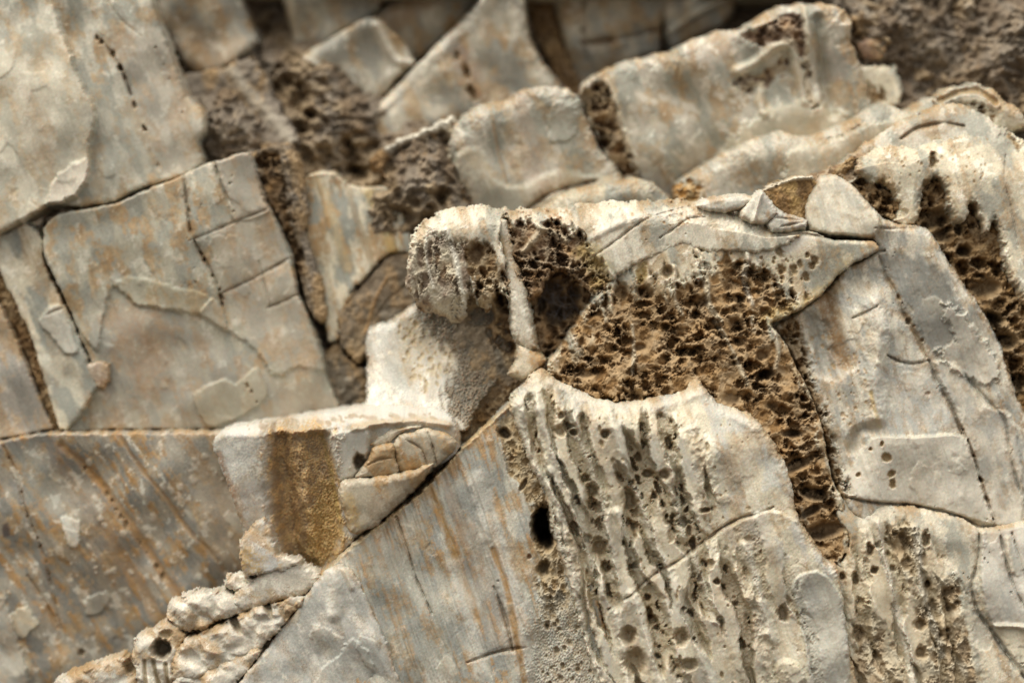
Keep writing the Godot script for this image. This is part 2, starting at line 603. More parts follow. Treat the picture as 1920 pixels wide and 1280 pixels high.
# turns a rock into a thing with its parts
func set_down(g: Rock, label := "", category := "rock", group := "", kind := "") -> Node3D:
	var o := g.o
	var r: float = o.get("r", 9.0)
	var rt: float = o.get("rt", r)
	var rh: float = o.get("rh", 1.0)
	var ew: float = o.get("ew", 6.0)
	var rag: float = o.get("rag", 3.0)
	var drop: float = o.get("drop", 110.0)
	var scale := (REACH - g.w0 * 0.001) / REACH
	var n := g.nx * g.ny
	var keep := PackedByteArray()
	keep.resize(n)
	for j in g.ny:
		var y := g.y0 + j * g.s
		for i in g.nx:
			var k := j * g.nx + i
			if g.d[k] < -ew - rag * 2.0:
				continue
			var x := g.x0 + i * g.s
			var dd := g.d[k] + rag * (n_mid.get_noise_2d(x / 28.0 + 55.0, y / 28.0) * 1.3 + 0.25 * n_fine.get_noise_2d(x / 9.0, y / 9.0))
			if dd < -ew:
				continue
			keep[k] = 1
			var rr := r
			if rt != r and j > 0 and j < g.ny - 1:
				rr = lerpf(r, rt, clampf((g.d[k + g.nx] - g.d[k - g.nx]) / (2.0 * g.s), 0.0, 1.0))
			if dd < rr:
				var t := minf((rr - dd) / rr, 1.0)
				g.h[k] -= rr * rh * (1.0 - sqrt(1.0 - t * t * 0.98))
			if dd < 0.0:
				g.h[k] -= drop * (-dd / ew)
	var root := Node3D.new()
	root.name = g.title
	if label: root.set_meta("label", label)
	if category: root.set_meta("category", category)
	if group: root.set_meta("group", group)
	if kind: root.set_meta("kind", kind)
	add_child(root, true)
	root.transform = Transform3D(face, face * Vector3((g.cx - 960.0) * 0.001 * scale, (640.0 - g.cy) * 0.001 * scale, g.w0 * 0.001))
	var norm := PackedVector3Array()
	norm.resize(n)
	for j in g.ny:
		for i in g.nx:
			var k := j * g.nx + i
			var l := k - 1 if i > 0 and keep[k - 1] else k
			var rr := k + 1 if i < g.nx - 1 and keep[k + 1] else k
			var u := k - g.nx if j > 0 and keep[k - g.nx] else k
			var dn := k + g.nx if j < g.ny - 1 and keep[k + g.nx] else k
			norm[k] = Vector3(-(g.h[rr] - g.h[l]) / maxf((rr - l) * g.s, 0.5), (g.h[dn] - g.h[u]) / maxf((dn - u) / g.nx * g.s, 0.5), 1.0).normalized()
	var slot := PackedInt32Array()
	slot.resize(n)
	for part in g.parts.size():
		slot.fill(-1)
		var vs := PackedVector3Array()
		var ns := PackedVector3Array()
		var cs := PackedColorArray()
		var ix := PackedInt32Array()
		for j in g.ny - 1:
			for i in g.nx - 1:
				var k := j * g.nx + i
				if g.lab[k] != part or not (keep[k] and keep[k + 1] and keep[k + g.nx] and keep[k + g.nx + 1]):
					continue
				for q in [k, k + 1, k + g.nx, k + g.nx + 1]:
					if slot[q] < 0:
						slot[q] = vs.size()
						vs.append(Vector3((g.x0 + (q % g.nx) * g.s - g.cx) * 0.001 * scale, -(g.y0 + (q / g.nx) * g.s - g.cy) * 0.001 * scale, g.h[q] * 0.001))
						ns.append(norm[q])
						var col := g.c[q]
						cs.append(Color(clampf(col.r * 1.0, 0.02, 0.85), clampf(col.g * 1.008, 0.015, 0.83), clampf(col.b * 0.985, 0.01, 0.8)))
				var a := slot[k]
				var b := slot[k + 1]
				var c := slot[k + g.nx]
				var d := slot[k + g.nx + 1]
				ix.append_array(PackedInt32Array([a, b, c, b, d, c]))
		if vs.is_empty():
			continue
		var arrays := []
		arrays.resize(Mesh.ARRAY_MAX)
		arrays[Mesh.ARRAY_VERTEX] = vs
		arrays[Mesh.ARRAY_NORMAL] = ns
		arrays[Mesh.ARRAY_COLOR] = cs
		arrays[Mesh.ARRAY_INDEX] = ix
		var mesh := ArrayMesh.new()
		mesh.add_surface_from_arrays(Mesh.PRIMITIVE_TRIANGLES, arrays)
		mesh.surface_set_material(0, earth if g.rough[part] else marble)
		var mi := MeshInstance3D.new()
		mi.name = g.parts[part]
		mi.mesh = mesh
		root.add_child(mi, true)
	return root


func shape_bed(g: Rock, at: Array) -> void:
	for j in g.ny:
		var y := g.y0 + j * g.s
		for i in g.nx:
			var x := g.x0 + i * g.s
			var total := 0.0
			var sum := 0.0
			for q in range(0, at.size(), 3):
				var dx: float = x - at[q]
				var dy: float = y - at[q + 1]
				var w := 1.0 / (dx * dx + dy * dy + 2500.0)
				w *= w
				total += w
				sum += w * at[q + 2]
			g.h[j * g.nx + i] += sum / total - g.w0


func rough_stuff(seed_value: float, o := {}) -> Dictionary:
	var d := {"base": EARTH, "second": BROWN, "grey": 0.4, "tan": 0.35, "och": 0.1, "pale": 0.05, "lumps": 9.0, "lw": 24.0, "stripe": 0.0, "fine": 1.3, "mid": 5.0, "rough": true, "rag": 7.0, "seed": seed_value}
	d.merge(o, true)
	return d


func _ready() -> void:
	rng.seed = 4711
	face = Basis(Vector3.RIGHT, deg_to_rad(-PITCH))
	# camera: a long lens, wide open, focused on the near ledge
	var cam := Camera3D.new()
	cam.name = "camera"
	var attributes := CameraAttributesPhysical.new()
	attributes.frustum_focal_length = 150.0
	attributes.frustum_near = 0.5
	attributes.frustum_far = 40.0
	attributes.frustum_focus_distance = REACH - 0.015
	attributes.exposure_aperture = 0.55
	cam.attributes = attributes
	add_child(cam)
	cam.transform = Transform3D(face, face * Vector3(0, 0, REACH))
	cam.current = true
	# overcast sky and a broad, weak sun high on the left
	var sky_material := ProceduralSkyMaterial.new()
	sky_material.sky_top_color = Color(1.0, 1.0, 0.995)
	sky_material.sky_horizon_color = Color(0.36, 0.36, 0.352)
	sky_material.sky_curve = 0.35
	sky_material.ground_bottom_color = Color(0.26, 0.23, 0.20)
	sky_material.ground_horizon_color = Color(0.30, 0.28, 0.25)
	var sky := Sky.new()
	sky.sky_material = sky_material
	var env := Environment.new()
	env.background_mode = Environment.BG_SKY
	env.sky = sky
	env.tonemap_mode = Environment.TONE_MAPPER_LINEAR
	env.tonemap_exposure = 1.84
	env.sdfgi_enabled = true
	env.ssao_enabled = true
	env.ssil_enabled = true
	var around := WorldEnvironment.new()
	around.name = "environment"
	around.environment = env
	add_child(around)
	var sun := DirectionalLight3D.new()
	sun.name = "sun"
	sun.light_energy = 0.6
	sun.light_angular_distance = 42.0
	sun.light_color = Color(1.0, 0.985, 0.955)
	sun.shadow_enabled = true
	add_child(sun)
	sun.look_at_from_position(Vector3(-1.05, 2.5, 0.6), Vector3.ZERO)

	setup_noise()
	marble = StandardMaterial3D.new()
	marble.vertex_color_use_as_albedo = true
	marble.roughness = 0.48
	marble.subsurf_scatter_enabled = true
	marble.subsurf_scatter_strength = 0.14
	marble.metallic_specular = 0.4
	earth = StandardMaterial3D.new()
	earth.vertex_color_use_as_albedo = true
	earth.roughness = 0.95
	earth.metallic_specular = 0.2

	build_bed()
	build_far()
	build_left()
	build_middle()
	build_right()
	build_front()
	build_small()


func build_bed() -> void:
	var g := rock("rock_bed", -300, [-64, -64, 1984, -64, 1984, 1344, -64, 1344], rough_stuff(1.0, {"s": 3.5, "flow": false, "lumps": 34.0, "und": 26.0, "fine": 0.6, "lw": 26.0, "tan": 0.12, "och": 0.0, "base": Color(0.215, 0.175, 0.135), "second": Color(0.16, 0.12, 0.085), "rt": 4.0, "r": 4.0, "part": "earth_face", "drop": 20.0, "rag": 0.0}))
	shape_bed(g, [560, 20, -470, 700, 20, -480, 850, 60, -480, 980, 200, -470, 1180, 130, -520, 380, 60, -430, 450, 250, -270, 560, 150, -320, 640, 250, -290, 780, 350, -200, 640, 560, -300, 640, 720, -300, 1030, 60, -460, 1300, 40, -540, 1750, 60, -290, 1880, 180, -230, 300, 50, -380, 0, 0, -300, 0, 1280, -320, 960, 1280, -300, 1900, 1280, -300, 1500, 600, -280, 1150, 300, -330])
	strew(g, [470, 0, 560, 60, 700, 280, 880, 400, 760, 440, 560, 290], 70, 6.0, 20.0, 22.0, 60.0, 1.8, DIRT)
	strew(g, [470, 0, 560, 60, 700, 280, 880, 400, 760, 440, 560, 290], 60, 5.0, 16.0, -14.0, 60.0, 1.8, Color(0.25, 0.20, 0.145))
	set_down(g, "grey brown lumpy earth and weathered rock showing in the gaps between the marble beds", "", "", "structure")


	# the cliff that the outcrop belongs to, going on round it
	var cliff := rock("cliff_face", -330, [-900, -900, 2860, -900, 2860, 2160, -900, 2160], {"wide": true, "flow": false, "s": 14.0, "und": 60.0, "size": 3.0, "mid": 26.0, "rag": 0.0, "r": 4.0, "drop": 10.0, "base": Color(0.42, 0.38, 0.3), "part": "cliff_side"})
	for j in cliff.ny:
		for i in cliff.nx:
			if absf(cliff.x0 + i * cliff.s - 960.0) < 960.0 and absf(cliff.y0 + j * cliff.s - 640.0) < 640.0:
				cliff.h[j * cliff.nx + i] -= 330.0
	set_down(cliff, "grey and cream cliff going on round the outcrop", "", "", "structure")


func build_far() -> void:
	var blur := {"s": 3.0, "r": 18.0, "rt": 40.0, "mid": 3.5, "und": 16.0, "grey": 0.55, "tan": 0.45, "ty": -0.25, "base": Color(0.46, 0.41, 0.325), "second": Color(0.30, 0.28, 0.235)}
	# top, left to right
	var g := rock("rock_block", -340, [296, -70, 420, -70, 455, 0, 468, 40, 482, 78, 440, 112, 402, 138, 362, 132, 334, 96, 300, 30], blur.merged({"seed": 2.0, "grey": 0.8, "pale": 0.6}, true))
	stain(g, [300, 30, 400, 60, 470, 70, 440, 110, 390, 132, 350, 110, 320, 70], OCHRE, 0.35)
	set_down(g, "pale blurred rock knob behind the upper right edge of the big cream slab", "rock", "far marble blocks")
	g = rock("rock_slope", -275, [336, 140, 402, 128, 470, 108, 498, 150, 528, 205, 562, 262, 528, 296, 470, 276, 402, 306, 384, 320, 380, 236, 352, 190], rough_stuff(3.0, {"s": 3.0, "r": 12.0, "base": Color(0.205, 0.17, 0.135), "second": EARTH, "lumps": 7.0, "lw": 40.0, "pale": 0.1, "tx": 0.5}))
	band(g, [432, 132, 470, 180, 512, 226, 548, 268], 18.0, -6.0, Color(0.36, 0.315, 0.25), 0.7)
	set_down(g, "brown grey slope with a paler vein below the blurred pale knob", "rock")
	g = rock("rock_block", -385, [532, -70, 690, -70, 716, 0, 690, 34, 640, 64, 600, 92, 560, 104, 542, 60], blur.merged({"seed": 4.0, "grey": 0.95, "tan": 0.3, "ty": -0.5}, true))
	band(g, [545, -10, 548, 40, 556, 90], 9.0, -6.0, CREAM, 0.7)
	set_down(g, "grey green blurred block left of the orange brown streak along the top", "rock", "far marble blocks")
	g = rock("rock_block", -400, [690, 44, 720, 10, 760, -20, 800, -70, 920, -70, 900, 0, 850, 62, 790, 112, 745, 100, 715, 62], blur.merged({"seed": 5.0, "grey": 0.9, "tan": 0.5, "och": 0.5}, true))
	stain(g, [690, 40, 730, 5, 780, -15, 830, -40, 840, 0, 780, 40, 730, 60], OCHRE, 0.55)
	set_down(g, "grey facet with an orange brown streak, behind the long bright ridge", "rock", "far marble blocks")
	g = rock("rock_block", -345, [562, 104, 596, 84, 640, 58, 700, 32, 740, 60, 776, 112, 730, 160, 702, 212, 692, 230, 660, 216, 640, 172, 610, 146, 580, 132], blur.merged({"seed": 6.0, "grey": 0.55, "pale": 0.7, "rt": 24.0}, true))
	band(g, [705, 50, 724, 84, 744, 112, 772, 120], 14.0, -14.0, WHITE, 0.6)
	band(g, [575, 112, 620, 140, 650, 186, 678, 222], 9.0, -6.0, WHITE, 0.5)
	set_down(g, "pale frilly block beside the lumpy brown gully, left of the long bright ridge", "rock", "far marble blocks")
	g = rock("rock_ridge", -300, [692, 216, 718, 182, 778, 122, 848, 52, 890, 8, 916, -40, 972, -70, 988, 50, 1012, 105, 1062, 168, 1040, 200, 1000, 230, 960, 260, 872, 300, 780, 300, 712, 270, 698, 242], blur.merged({"seed": 7.0, "grey": 0.45, "r": 24.0, "rt": 50.0, "tan": 0.5, "pale": 0.35, "ty": -0.15}, true))
	fold(g, 700, 208, 925, -24, 1.1, 0.22, 14.0)
	band(g, [700, 205, 780, 128, 850, 62, 925, -20], 26.0, -14.0, WHITE, 0.45)
	stain(g, [838, 72, 870, 80, 900, 130, 905, 180, 880, 190, 866, 140], RUST, 0.5)
	pit(g, 856, 104, 6, 8, 12.0, 0, DIRT)
	beads(g, [870, 120, 880, 160, 888, 190], 7.0, 12.0, 9.0)
	set_down(g, "long smooth bright ridge rising to the right with a rusty stain near its middle", "rock", "far marble blocks")
	g = rock("rock_block", -445, [1034, -70, 1236, -70, 1250, 0, 1240, 60, 1236, 96, 1182, 116, 1110, 158, 1088, 172, 1062, 104], blur.merged({"seed": 8.0, "grey": 0.6, "base": Color(0.46, 0.4, 0.31)}, true))
	crack(g, [1094, 82, 1150, 76, 1190, 68, 1234, 56], 6.0, 18.0)
	crack(g, [1096, -60, 1092, 40, 1098, 110], 5.0, 12.0, BROWN, 0.5)
	set_down(g, "yellow grey block split by a level crack at the top, right of the dark gully", "rock", "far marble blocks")
	g = rock("rock_block", -455, [1246, -70, 1368, -70, 1376, 20, 1352, 46, 1300, 72, 1262, 92, 1246, 60], blur.merged({"seed": 9.0, "grey": 0.35, "base": Color(0.44, 0.37, 0.28)}, true))
	band(g, [1256, 60, 1300, 30, 1350, 6], 12.0, -10.0, CREAM, 0.5)
	set_down(g, "brown yellow slanting block at the top, left of the dark hollow", "rock", "far marble blocks")
	g = rock("porous_strip", -440, [976, -70, 1030, -70, 1046, 40, 1066, 110, 1100, 172, 1060, 190, 1030, 120, 996, 50], rough_stuff(10.0, {"s": 3.0, "lumps": 16.0, "lw": 18.0, "base": BROWN}))
	set_down(g, "dark brown crumbly strip between the bright ridge and the yellow grey block", "rock")

	# second row: the two large rounded blocks
	g = rock("marble_block", -200, [842, 272, 848, 238, 878, 208, 906, 193, 956, 183, 974, 169, 1020, 162, 1062, 165, 1086, 186, 1100, 226, 1122, 270, 1170, 330, 1170, 372, 1100, 400, 1012, 420, 880, 420, 866, 352, 848, 312], {"s": 2.5, "seed": 11.0, "r": 34.0, "rt": 66.0, "rh": 0.9, "grey": 0.55, "base": Color(0.49, 0.44, 0.36), "und": 12.0, "pale": 0.35, "tan": 0.4, "ty": -0.3, "rag": 4.0})
	band(g, [978, 184, 986, 230, 1004, 290, 996, 330], 26.0, 2.0, Color(0.33, 0.25, 0.19), 0.5, 0.4)
	band(g, [925, 232, 935, 290, 952, 350], 5.0, 2.0, OCHRE, 0.5, 0.6)
	flake(g, [1040, 190, 1082, 204, 1080, 250, 1062, 264, 1030, 262], 4.0, 3.0, GREY, 0.5, "raised_flake")
	flake(g, [850, 300, 900, 280, 930, 340, 980, 350, 1010, 330, 1060, 322, 1110, 330, 1160, 340, 1170, 380, 1010, 420, 870, 420], 5.0, 8.0, CREAM, 0.5, "crust")
	crack(g, [990, 390, 1030, 362, 1064, 350, 1120, 338], 5.0, 14.0)
	stain(g, [1000, 335, 1050, 330, 1060, 350, 1010, 370], RUST, 0.5)
	spall(g, [880, 220, 1080, 200, 1160, 330, 900, 390], 9, 8.0, 30.0, 2.4)
	set_down(g, "rounded pale block with a brown streak down its middle, behind the near ledge", "rock", "rounded marble blocks")
	g = rock("honeycomb_rock", -215, [690, 300, 732, 270, 790, 246, 846, 218, 872, 250, 862, 320, 884, 392, 880, 430, 780, 440, 750, 400, 744, 360, 716, 330], rough_stuff(12.0, {"s": 2.5, "base": BROWN, "lumps": 12.0, "lw": 16.0, "rt": 14.0}))
	comb(g, [720, 300, 790, 262, 846, 250, 862, 320, 884, 400, 870, 430, 780, 430, 745, 370], {"cell": 17.0, "deep": 20.0, "pale": 0.25, "low": EARTH, "rim": Color(0.335, 0.232, 0.137)})
	band(g, [732, 274, 790, 248, 850, 222], 15.0, -14.0, WHITE, 0.85, 0.5)
	band(g, [842, 240, 846, 290, 862, 340], 14.0, -8.0, CREAM, 0.7, 0.6)
	band(g, [800, 262, 812, 280], 8.0, -5.0, CREAM, 0.6, 0.5)
	strew(g, [700, 300, 850, 250, 880, 410, 780, 430], 40, 4.0, 12.0, 16.0, 40.0, 1.6, DIRT)
	set_down(g, "brown honeycombed rock with a frothy white rim, left of the rounded pale block", "rock")
	g = rock("marble_block", -225, [1092, 160, 1108, 142, 1170, 114, 1258, 94, 1300, 74, 1340, 58, 1368, 54, 1386, 56, 1420, 34, 1458, 14, 1500, 7, 1550, 8, 1580, 20, 1596, 46, 1592, 72, 1602, 88, 1620, 150, 1640, 220, 1600, 270, 1480, 320, 1330, 370, 1270, 390, 1190, 380, 1150, 320, 1118, 250, 1100, 214], {"s": 2.5, "seed": 13.0, "r": 24.0, "rt": 60.0, "rh": 0.9, "grey": 0.62, "base": Color(0.48, 0.43, 0.35), "und": 14.0, "pale": 0.6, "tan": 0.45, "ty": -0.3, "rag": 4.0})
	comb(g, [1096, 172, 1132, 152, 1152, 194, 1168, 244, 1184, 294, 1198, 330, 1160, 330, 1136, 288, 1114, 240, 1098, 214], {"cell": 18.0, "deep": 30.0, "drip": 5.0, "soft": 5.0, "sink": 12.0, "pale": 0.3, "low": Color(0.152, 0.0888, 0.0496)})
	band(g, [1138, 150, 1158, 200, 1176, 260, 1196, 322], 7.0, -5.0, CREAM, 0.6, 0.3)
	comb(g, [1388, 66, 1430, 52, 1476, 26, 1500, 40, 1512, 90, 1520, 150, 1534, 200, 1512, 190, 1500, 110, 1470, 84, 1420, 86], {"cell": 13.0, "deep": 14.0, "drip": 4.0, "soft": 5.0, "pale": 0.2, "rim": Color(0.335, 0.232, 0.158), "low": Color(0.176, 0.11, 0.0743)})
	band(g, [1384, 134, 1420, 116, 1450, 92, 1482, 84, 1494, 130, 1510, 190], 15.0, -16.0, CREAM, 0.55, 0.3)
	comb(g, [1380, 152, 1430, 132, 1470, 108, 1480, 130, 1440, 160, 1400, 176], {"cell": 11.0, "deep": 9.0, "drip": 4.0, "soft": 6.0, "low": Color(0.16, 0.099, 0.0682)})
	band(g, [1428, 160, 1424, 190, 1432, 214], 14.0, -12.0, CREAM, 0.5, 0.4)
	band(g, [1506, 14, 1512, 70, 1512, 140, 1530, 200], 9.0, -12.0, CREAM, 0.6)
	band(g, [1532, 40, 1540, 90, 1545, 150, 1560, 210], 18.0, 20.0, GREY, 0.5)
	stain(g, [1550, 95, 1590, 100, 1592, 140, 1560, 155, 1540, 130], Color(0.24, 0.2, 0.17), 0.6)
	flake(g, [1390, 240, 1450, 200, 1500, 190, 1560, 200, 1600, 240, 1480, 320, 1360, 350, 1330, 320], 7.0, 8.0, CREAM, 0.6, "crust", 14.0)
	crack(g, [1268, 96, 1272, 130, 1270, 150, 1282, 182], 4.0, 5.0, TAN, 0.4, 8.0)
	stain(g, [1300, 80, 1380, 66, 1390, 100, 1340, 120, 1290, 110], Color(0.34, 0.26, 0.2), 0.5)
	strew(g, [1170, 180, 1400, 160, 1380, 320, 1210, 320], 60, 2.0, 9.0, -0.4, 60.0, 2.4, Color(0.58, 0.55, 0.48))
	spall(g, [1180, 150, 1500, 60, 1560, 200, 1300, 330, 1210, 320], 24, 6.0, 24.0, 2.4)
	set_down(g, "large rounded grey and cream block with pitted brown patches near its right top", "rock", "rounded marble blocks")
	g = rock("rock_lump", -240, [1560, 150, 1590, 128, 1640, 122, 1682, 124, 1694, 160, 1690, 196, 1650, 220, 1600, 210, 1574, 190], {"s": 2.5, "seed": 14.0, "r": 14.0, "rt": 20.0, "mid": 5.0, "pale": 0.4, "tan": 0.5, "rag": 6.0})
	comb(g, [1566, 158, 1620, 160, 1660, 176, 1640, 200, 1580, 190], {"cell": 12.0, "deep": 10.0, "low": BROWN})
	set_down(g, "small ragged cream lump between the large rounded block and the brown earth", "rock")
	g = rock("red_stone", -245, [1612, 78, 1634, 68, 1656, 72, 1664, 96, 1650, 114, 1626, 110, 1612, 96], {"s": 2.5, "seed": 15.0, "r": 16.0, "base": Color(0.33, 0.2, 0.141), "second": Color(0.25, 0.16, 0.11), "tan": 0.4, "pale": 0.1, "mid": 8.0, "rag": 7.0})
	set_down(g, "small brick red stone at the foot of the large rounded block", "stone")
	g = rock("earth_slope", -290, [1600, -70, 1990, -70, 1990, 250, 1900, 240, 1840, 190, 1760, 200, 1690, 190, 1680, 130, 1640, 110, 1604, 60], rough_stuff(16.0, {"s": 2.5, "lumps": 34.0, "und": 34.0, "mid": 14.0, "fine": 0.5, "lw": 44.0, "base": Color(0.235, 0.195, 0.15), "second": EARTH, "tan": 0.3, "ty": 0.3, "pale": 0.25}))
	strew(g, [1610, 0, 1910, 0, 1920, 220, 1760, 200, 1660, 120], 70, 7.0, 26.0, 26.0, 60.0, 2.0, DIRT)
	strew(g, [1610, 0, 1910, 0, 1920, 220, 1760, 200, 1660, 120], 70, 6.0, 22.0, -18.0, 60.0, 2.0, Color(0.29, 0.22, 0.15))
	set_down(g, "rough brown earthy slope with dark hollows filling the upper right corner", "", "", "structure")
	# lower ridges just behind the near ledge
	g = rock("marble_ridge", -120, [1010, 402, 1022, 384, 1050, 366, 1092, 350, 1150, 341, 1190, 333, 1222, 341, 1246, 360, 1262, 382, 1240, 430, 1040, 430], {"s": 2.0, "seed": 17.0, "r": 20.0, "rt": 40.0, "base": Color(0.47, 0.41, 0.301), "grey": 0.3, "tan": 0.35, "ty": -0.2})
	crack(g, [1184, 336, 1188, 360, 1192, 384], 3.0, 2.0, TAN, 0.3, 8.0)
	set_down(g, "low honey coloured ridge peeping over the white ledge", "rock", "low ridges behind the ledge")
	g = rock("marble_ridge", -140, [1268, 350, 1290, 326, 1350, 291, 1420, 256, 1470, 244, 1502, 254, 1540, 248, 1600, 222, 1650, 192, 1700, 204, 1750, 180, 1800, 190, 1800, 260, 1700, 330, 1560, 380, 1400, 420, 1290, 410], {"s": 2.0, "seed": 18.0, "r": 18.0, "rt": 54.0, "base": Color(0.49, 0.435, 0.345), "grey": 0.35, "tan": 0.4, "pale": 0.35, "ty": -0.25})
	crack(g, [1504, 256, 1540, 262, 1580, 254, 1610, 236], 3.0, 6.0, BROWN, 0.4)
	comb(g, [1262, 350, 1296, 336, 1316, 352, 1310, 380, 1270, 386], {"cell": 12.0, "deep": 9.0, "drip": 3.0, "rim": Color(0.408, 0.256, 0.1), "low": OCHRE})
	flake(g, [1480, 282, 1560, 262, 1640, 230, 1700, 215, 1760, 200, 1800, 260, 1650, 340, 1480, 380], 9.0, 5.0, CREAM, 0.35, "crust", 10.0)
	set_down(g, "long cream ridge rising to the right with an ochre pitted tip at its left end", "rock", "low ridges behind the ledge")


func build_left() -> void:
	var g := rock("marble_slab", -150, [-70, -70, 262, -70, 284, 6, 306, 66, 330, 134, 346, 176, 370, 196, 381, 211, 378, 246, 366, 262, 378, 304, 372, 312, 330, 334, 262, 351, 215, 376, 150, 388, 118, 384, 88, 388, 58, 408, 20, 426, -70, 444], {"seed": 20.0, "r": 9.0, "rt": 18.0, "base": Color(0.5, 0.455, 0.365), "grey": 0.45, "und": 8.0, "tan": 0.45, "pale": 0.4, "tx": -0.06, "ang": 20.0, "rag": 2.5, "size": 0.8})
	flake(g, [-70, -70, 60, -70, 90, -20, 112, 50, 128, 86, 140, 122, 158, 162, 178, 202, 180, 226, 168, 266, 171, 300, 165, 336, 140, 374, 92, 388, 60, 405, -70, 444], 28.0, 4.0, CREAM, 0.35, "raised_flake", 4.0, [60, 0, 120, 90])
	fold(g, 205, 95, 298, 325, 0.22, 0.0, 12.0)
	stain(g, [40, 150, 80, 170, 110, 300, 100, 360, 50, 250], Color(0.36, 0.27, 0.19), 0.4, 22.0)
	stain(g, [170, 210, 262, 190, 290, 310, 200, 370, 160, 350], GREY, 0.5, 22.0)
	stain(g, [205, 60, 300, 60, 360, 200, 372, 300, 310, 320, 250, 180], Color(0.36, 0.30, 0.24), 0.55, 20.0)
	beads(g, [180, 66, 205, 95, 228, 135, 240, 172, 258, 212, 272, 252, 284, 290, 300, 328], 4.2, 12.0, 11.0, DIRT)
	crack(g, [180, 66, 205, 95, 226, 130], 3.0, 5.0, BROWN, 0.5)
	crack(g, [224, 124, 236, 158, 244, 178], 4.0, 9.0, DIRT, 0.8)
	beads(g, [286, 84, 306, 128, 326, 176, 342, 214], 2.8, 7.0, 13.0)
	crack(g, [192, -10, 225, 36, 262, 66], 2.5, 3.0, TAN, 0.4)
	flake(g, [110, 330, 160, 300, 172, 318, 150, 360, 112, 384, 88, 384], 8.0, 3.0, Color(0.52, 0.44, 0.36), 0.5, "raised_flake", 6.0)
	spall(g, [-60, -60, 260, -60, 360, 200, 360, 320, 0, 430, -60, 430], 20, 8.0, 40.0, 2.4)
	set_down(g, "big cream and grey slab with a dotted seam and a raised lobe, above a long slanting crack", "rock", "left marble slabs")
	# the second slab
	g = rock("marble_slab", -152, [82, 428, 108, 402, 152, 394, 216, 382, 300, 346, 350, 326, 381, 309, 404, 305, 440, 291, 468, 288, 478, 320, 490, 366, 508, 398, 524, 434, 544, 480, 556, 548, 580, 602, 605, 672, 610, 702, 626, 742, 634, 770, 600, 800, 430, 806, 200, 806, 116, 808, 168, 690, 150, 640, 132, 586, 104, 524, 84, 482], {"seed": 21.0, "ty": -0.12, "r": 5.0, "rt": 6.0, "base": Color(0.43, 0.39, 0.301), "grey": 0.6, "tan": 0.55, "pale": 0.35, "ang": 18.0, "und": 7.0, "rag": 2.5, "size": 0.7})
	fold(g, 352, 380, 424, 600, 0.15, 0.0, 12.0)
	stain(g, [180, 570, 360, 600, 480, 690, 620, 740, 600, 800, 200, 800, 190, 690], Color(0.30, 0.265, 0.225), 0.6, 24.0, 24.0)
	flake(g, [70, 420, 150, 380, 300, 340, 480, 280, 520, 400, 560, 540, 612, 700, 604, 697, 560, 687, 544, 690, 532, 702, 508, 700, 488, 670, 460, 641, 426, 622, 402, 606, 372, 590, 300, 578, 258, 572, 236, 556, 212, 536, 190, 600, 180, 660, 130, 590], 7.0, 4.0, CREAM, 0.0, "upper_layer", 5.0)
	flake(g, [212, 536, 232, 520, 280, 524, 330, 540, 364, 544, 396, 560, 372, 590, 300, 578, 258, 572, 236, 556], 2.6, 4.0, Color(0.50, 0.43, 0.29), 0.3, "raised_flake", 4.0)
	flake(g, [400, 560, 424, 600, 420, 620, 398, 604, 372, 590], 4.0, 2.5, Color(0.48, 0.42, 0.33), 0.4, "raised_flake", 3.0)
	flake(g, [360, 740, 420, 710, 440, 720, 480, 690, 500, 740, 470, 770, 400, 800, 380, 790], 6.0, 3.0, Color(0.36, 0.315, 0.23), 0.6, "raised_flake", 4.0)
	stain(g, [215, 590, 300, 590, 320, 680, 280, 740, 240, 700], Color(0.34, 0.20, 0.10), 0.5, 20.0, 20.0)
	crack(g, [345, 324, 352, 380, 360, 440, 380, 480, 402, 520, 412, 556, 424, 606], 3.2, 9.0, BROWN, 0.7, 7.0)
	beads(g, [352, 380, 362, 440, 386, 490, 408, 530, 424, 600], 4.0, 10.0, 14.0, DIRT)
	crack(g, [356, 452, 396, 436, 440, 416, 486, 398, 512, 388], 3.2, 9.0, BROWN, 0.8, 4.0)
	crack(g, [418, 548, 456, 530, 488, 514, 520, 496, 548, 480], 3.0, 8.0, BROWN, 0.7, 4.0)
	crack(g, [500, 576, 526, 566, 560, 550], 3.0, 8.0, BROWN, 0.8, 4.0)
	crack(g, [484, 490, 496, 540, 506, 576], 2.6, 5.0, BROWN, 0.5, 4.0)
	crack(g, [404, 306, 418, 350, 436, 386], 4.0, 8.0, BROWN, 0.4, 5.0)
	flake(g, [404, 304, 440, 290, 470, 286, 510, 392, 440, 414, 430, 380], 6.0, 2.5, Color(0.42, 0.36, 0.29), 0.5, "corner_piece", 3.0)
	stain(g, [400, 440, 500, 400, 600, 690, 540, 700, 440, 600], Color(0.40, 0.33, 0.26), 0.6, 16.0)
	beads(g, [462, 716, 476, 742, 484, 770], 3.5, 8.0, 11.0)
	stain(g, [520, 720, 600, 720, 630, 780, 540, 790], Color(0.40, 0.31, 0.22), 0.5)
	spall(g, [110, 430, 460, 310, 600, 690, 600, 790, 150, 790, 180, 640], 27, 7.0, 34.0, 2.1)
	set_down(g, "broad yellowish slab with a stepped lower layer and square cracks at its right side", "rock", "left marble slabs")
	g = rock("red_stone", -146, [158, 684, 176, 680, 204, 682, 206, 710, 192, 730, 176, 722], {"seed": 22.0, "r": 6.0, "base": Color(0.4, 0.31, 0.23), "second": Color(0.33, 0.22, 0.14), "pale": 0.4, "rag": 5.0, "mid": 5.0})
	set_down(g, "small reddish brown chip at the end of the dark seam on the left slabs", "stone")
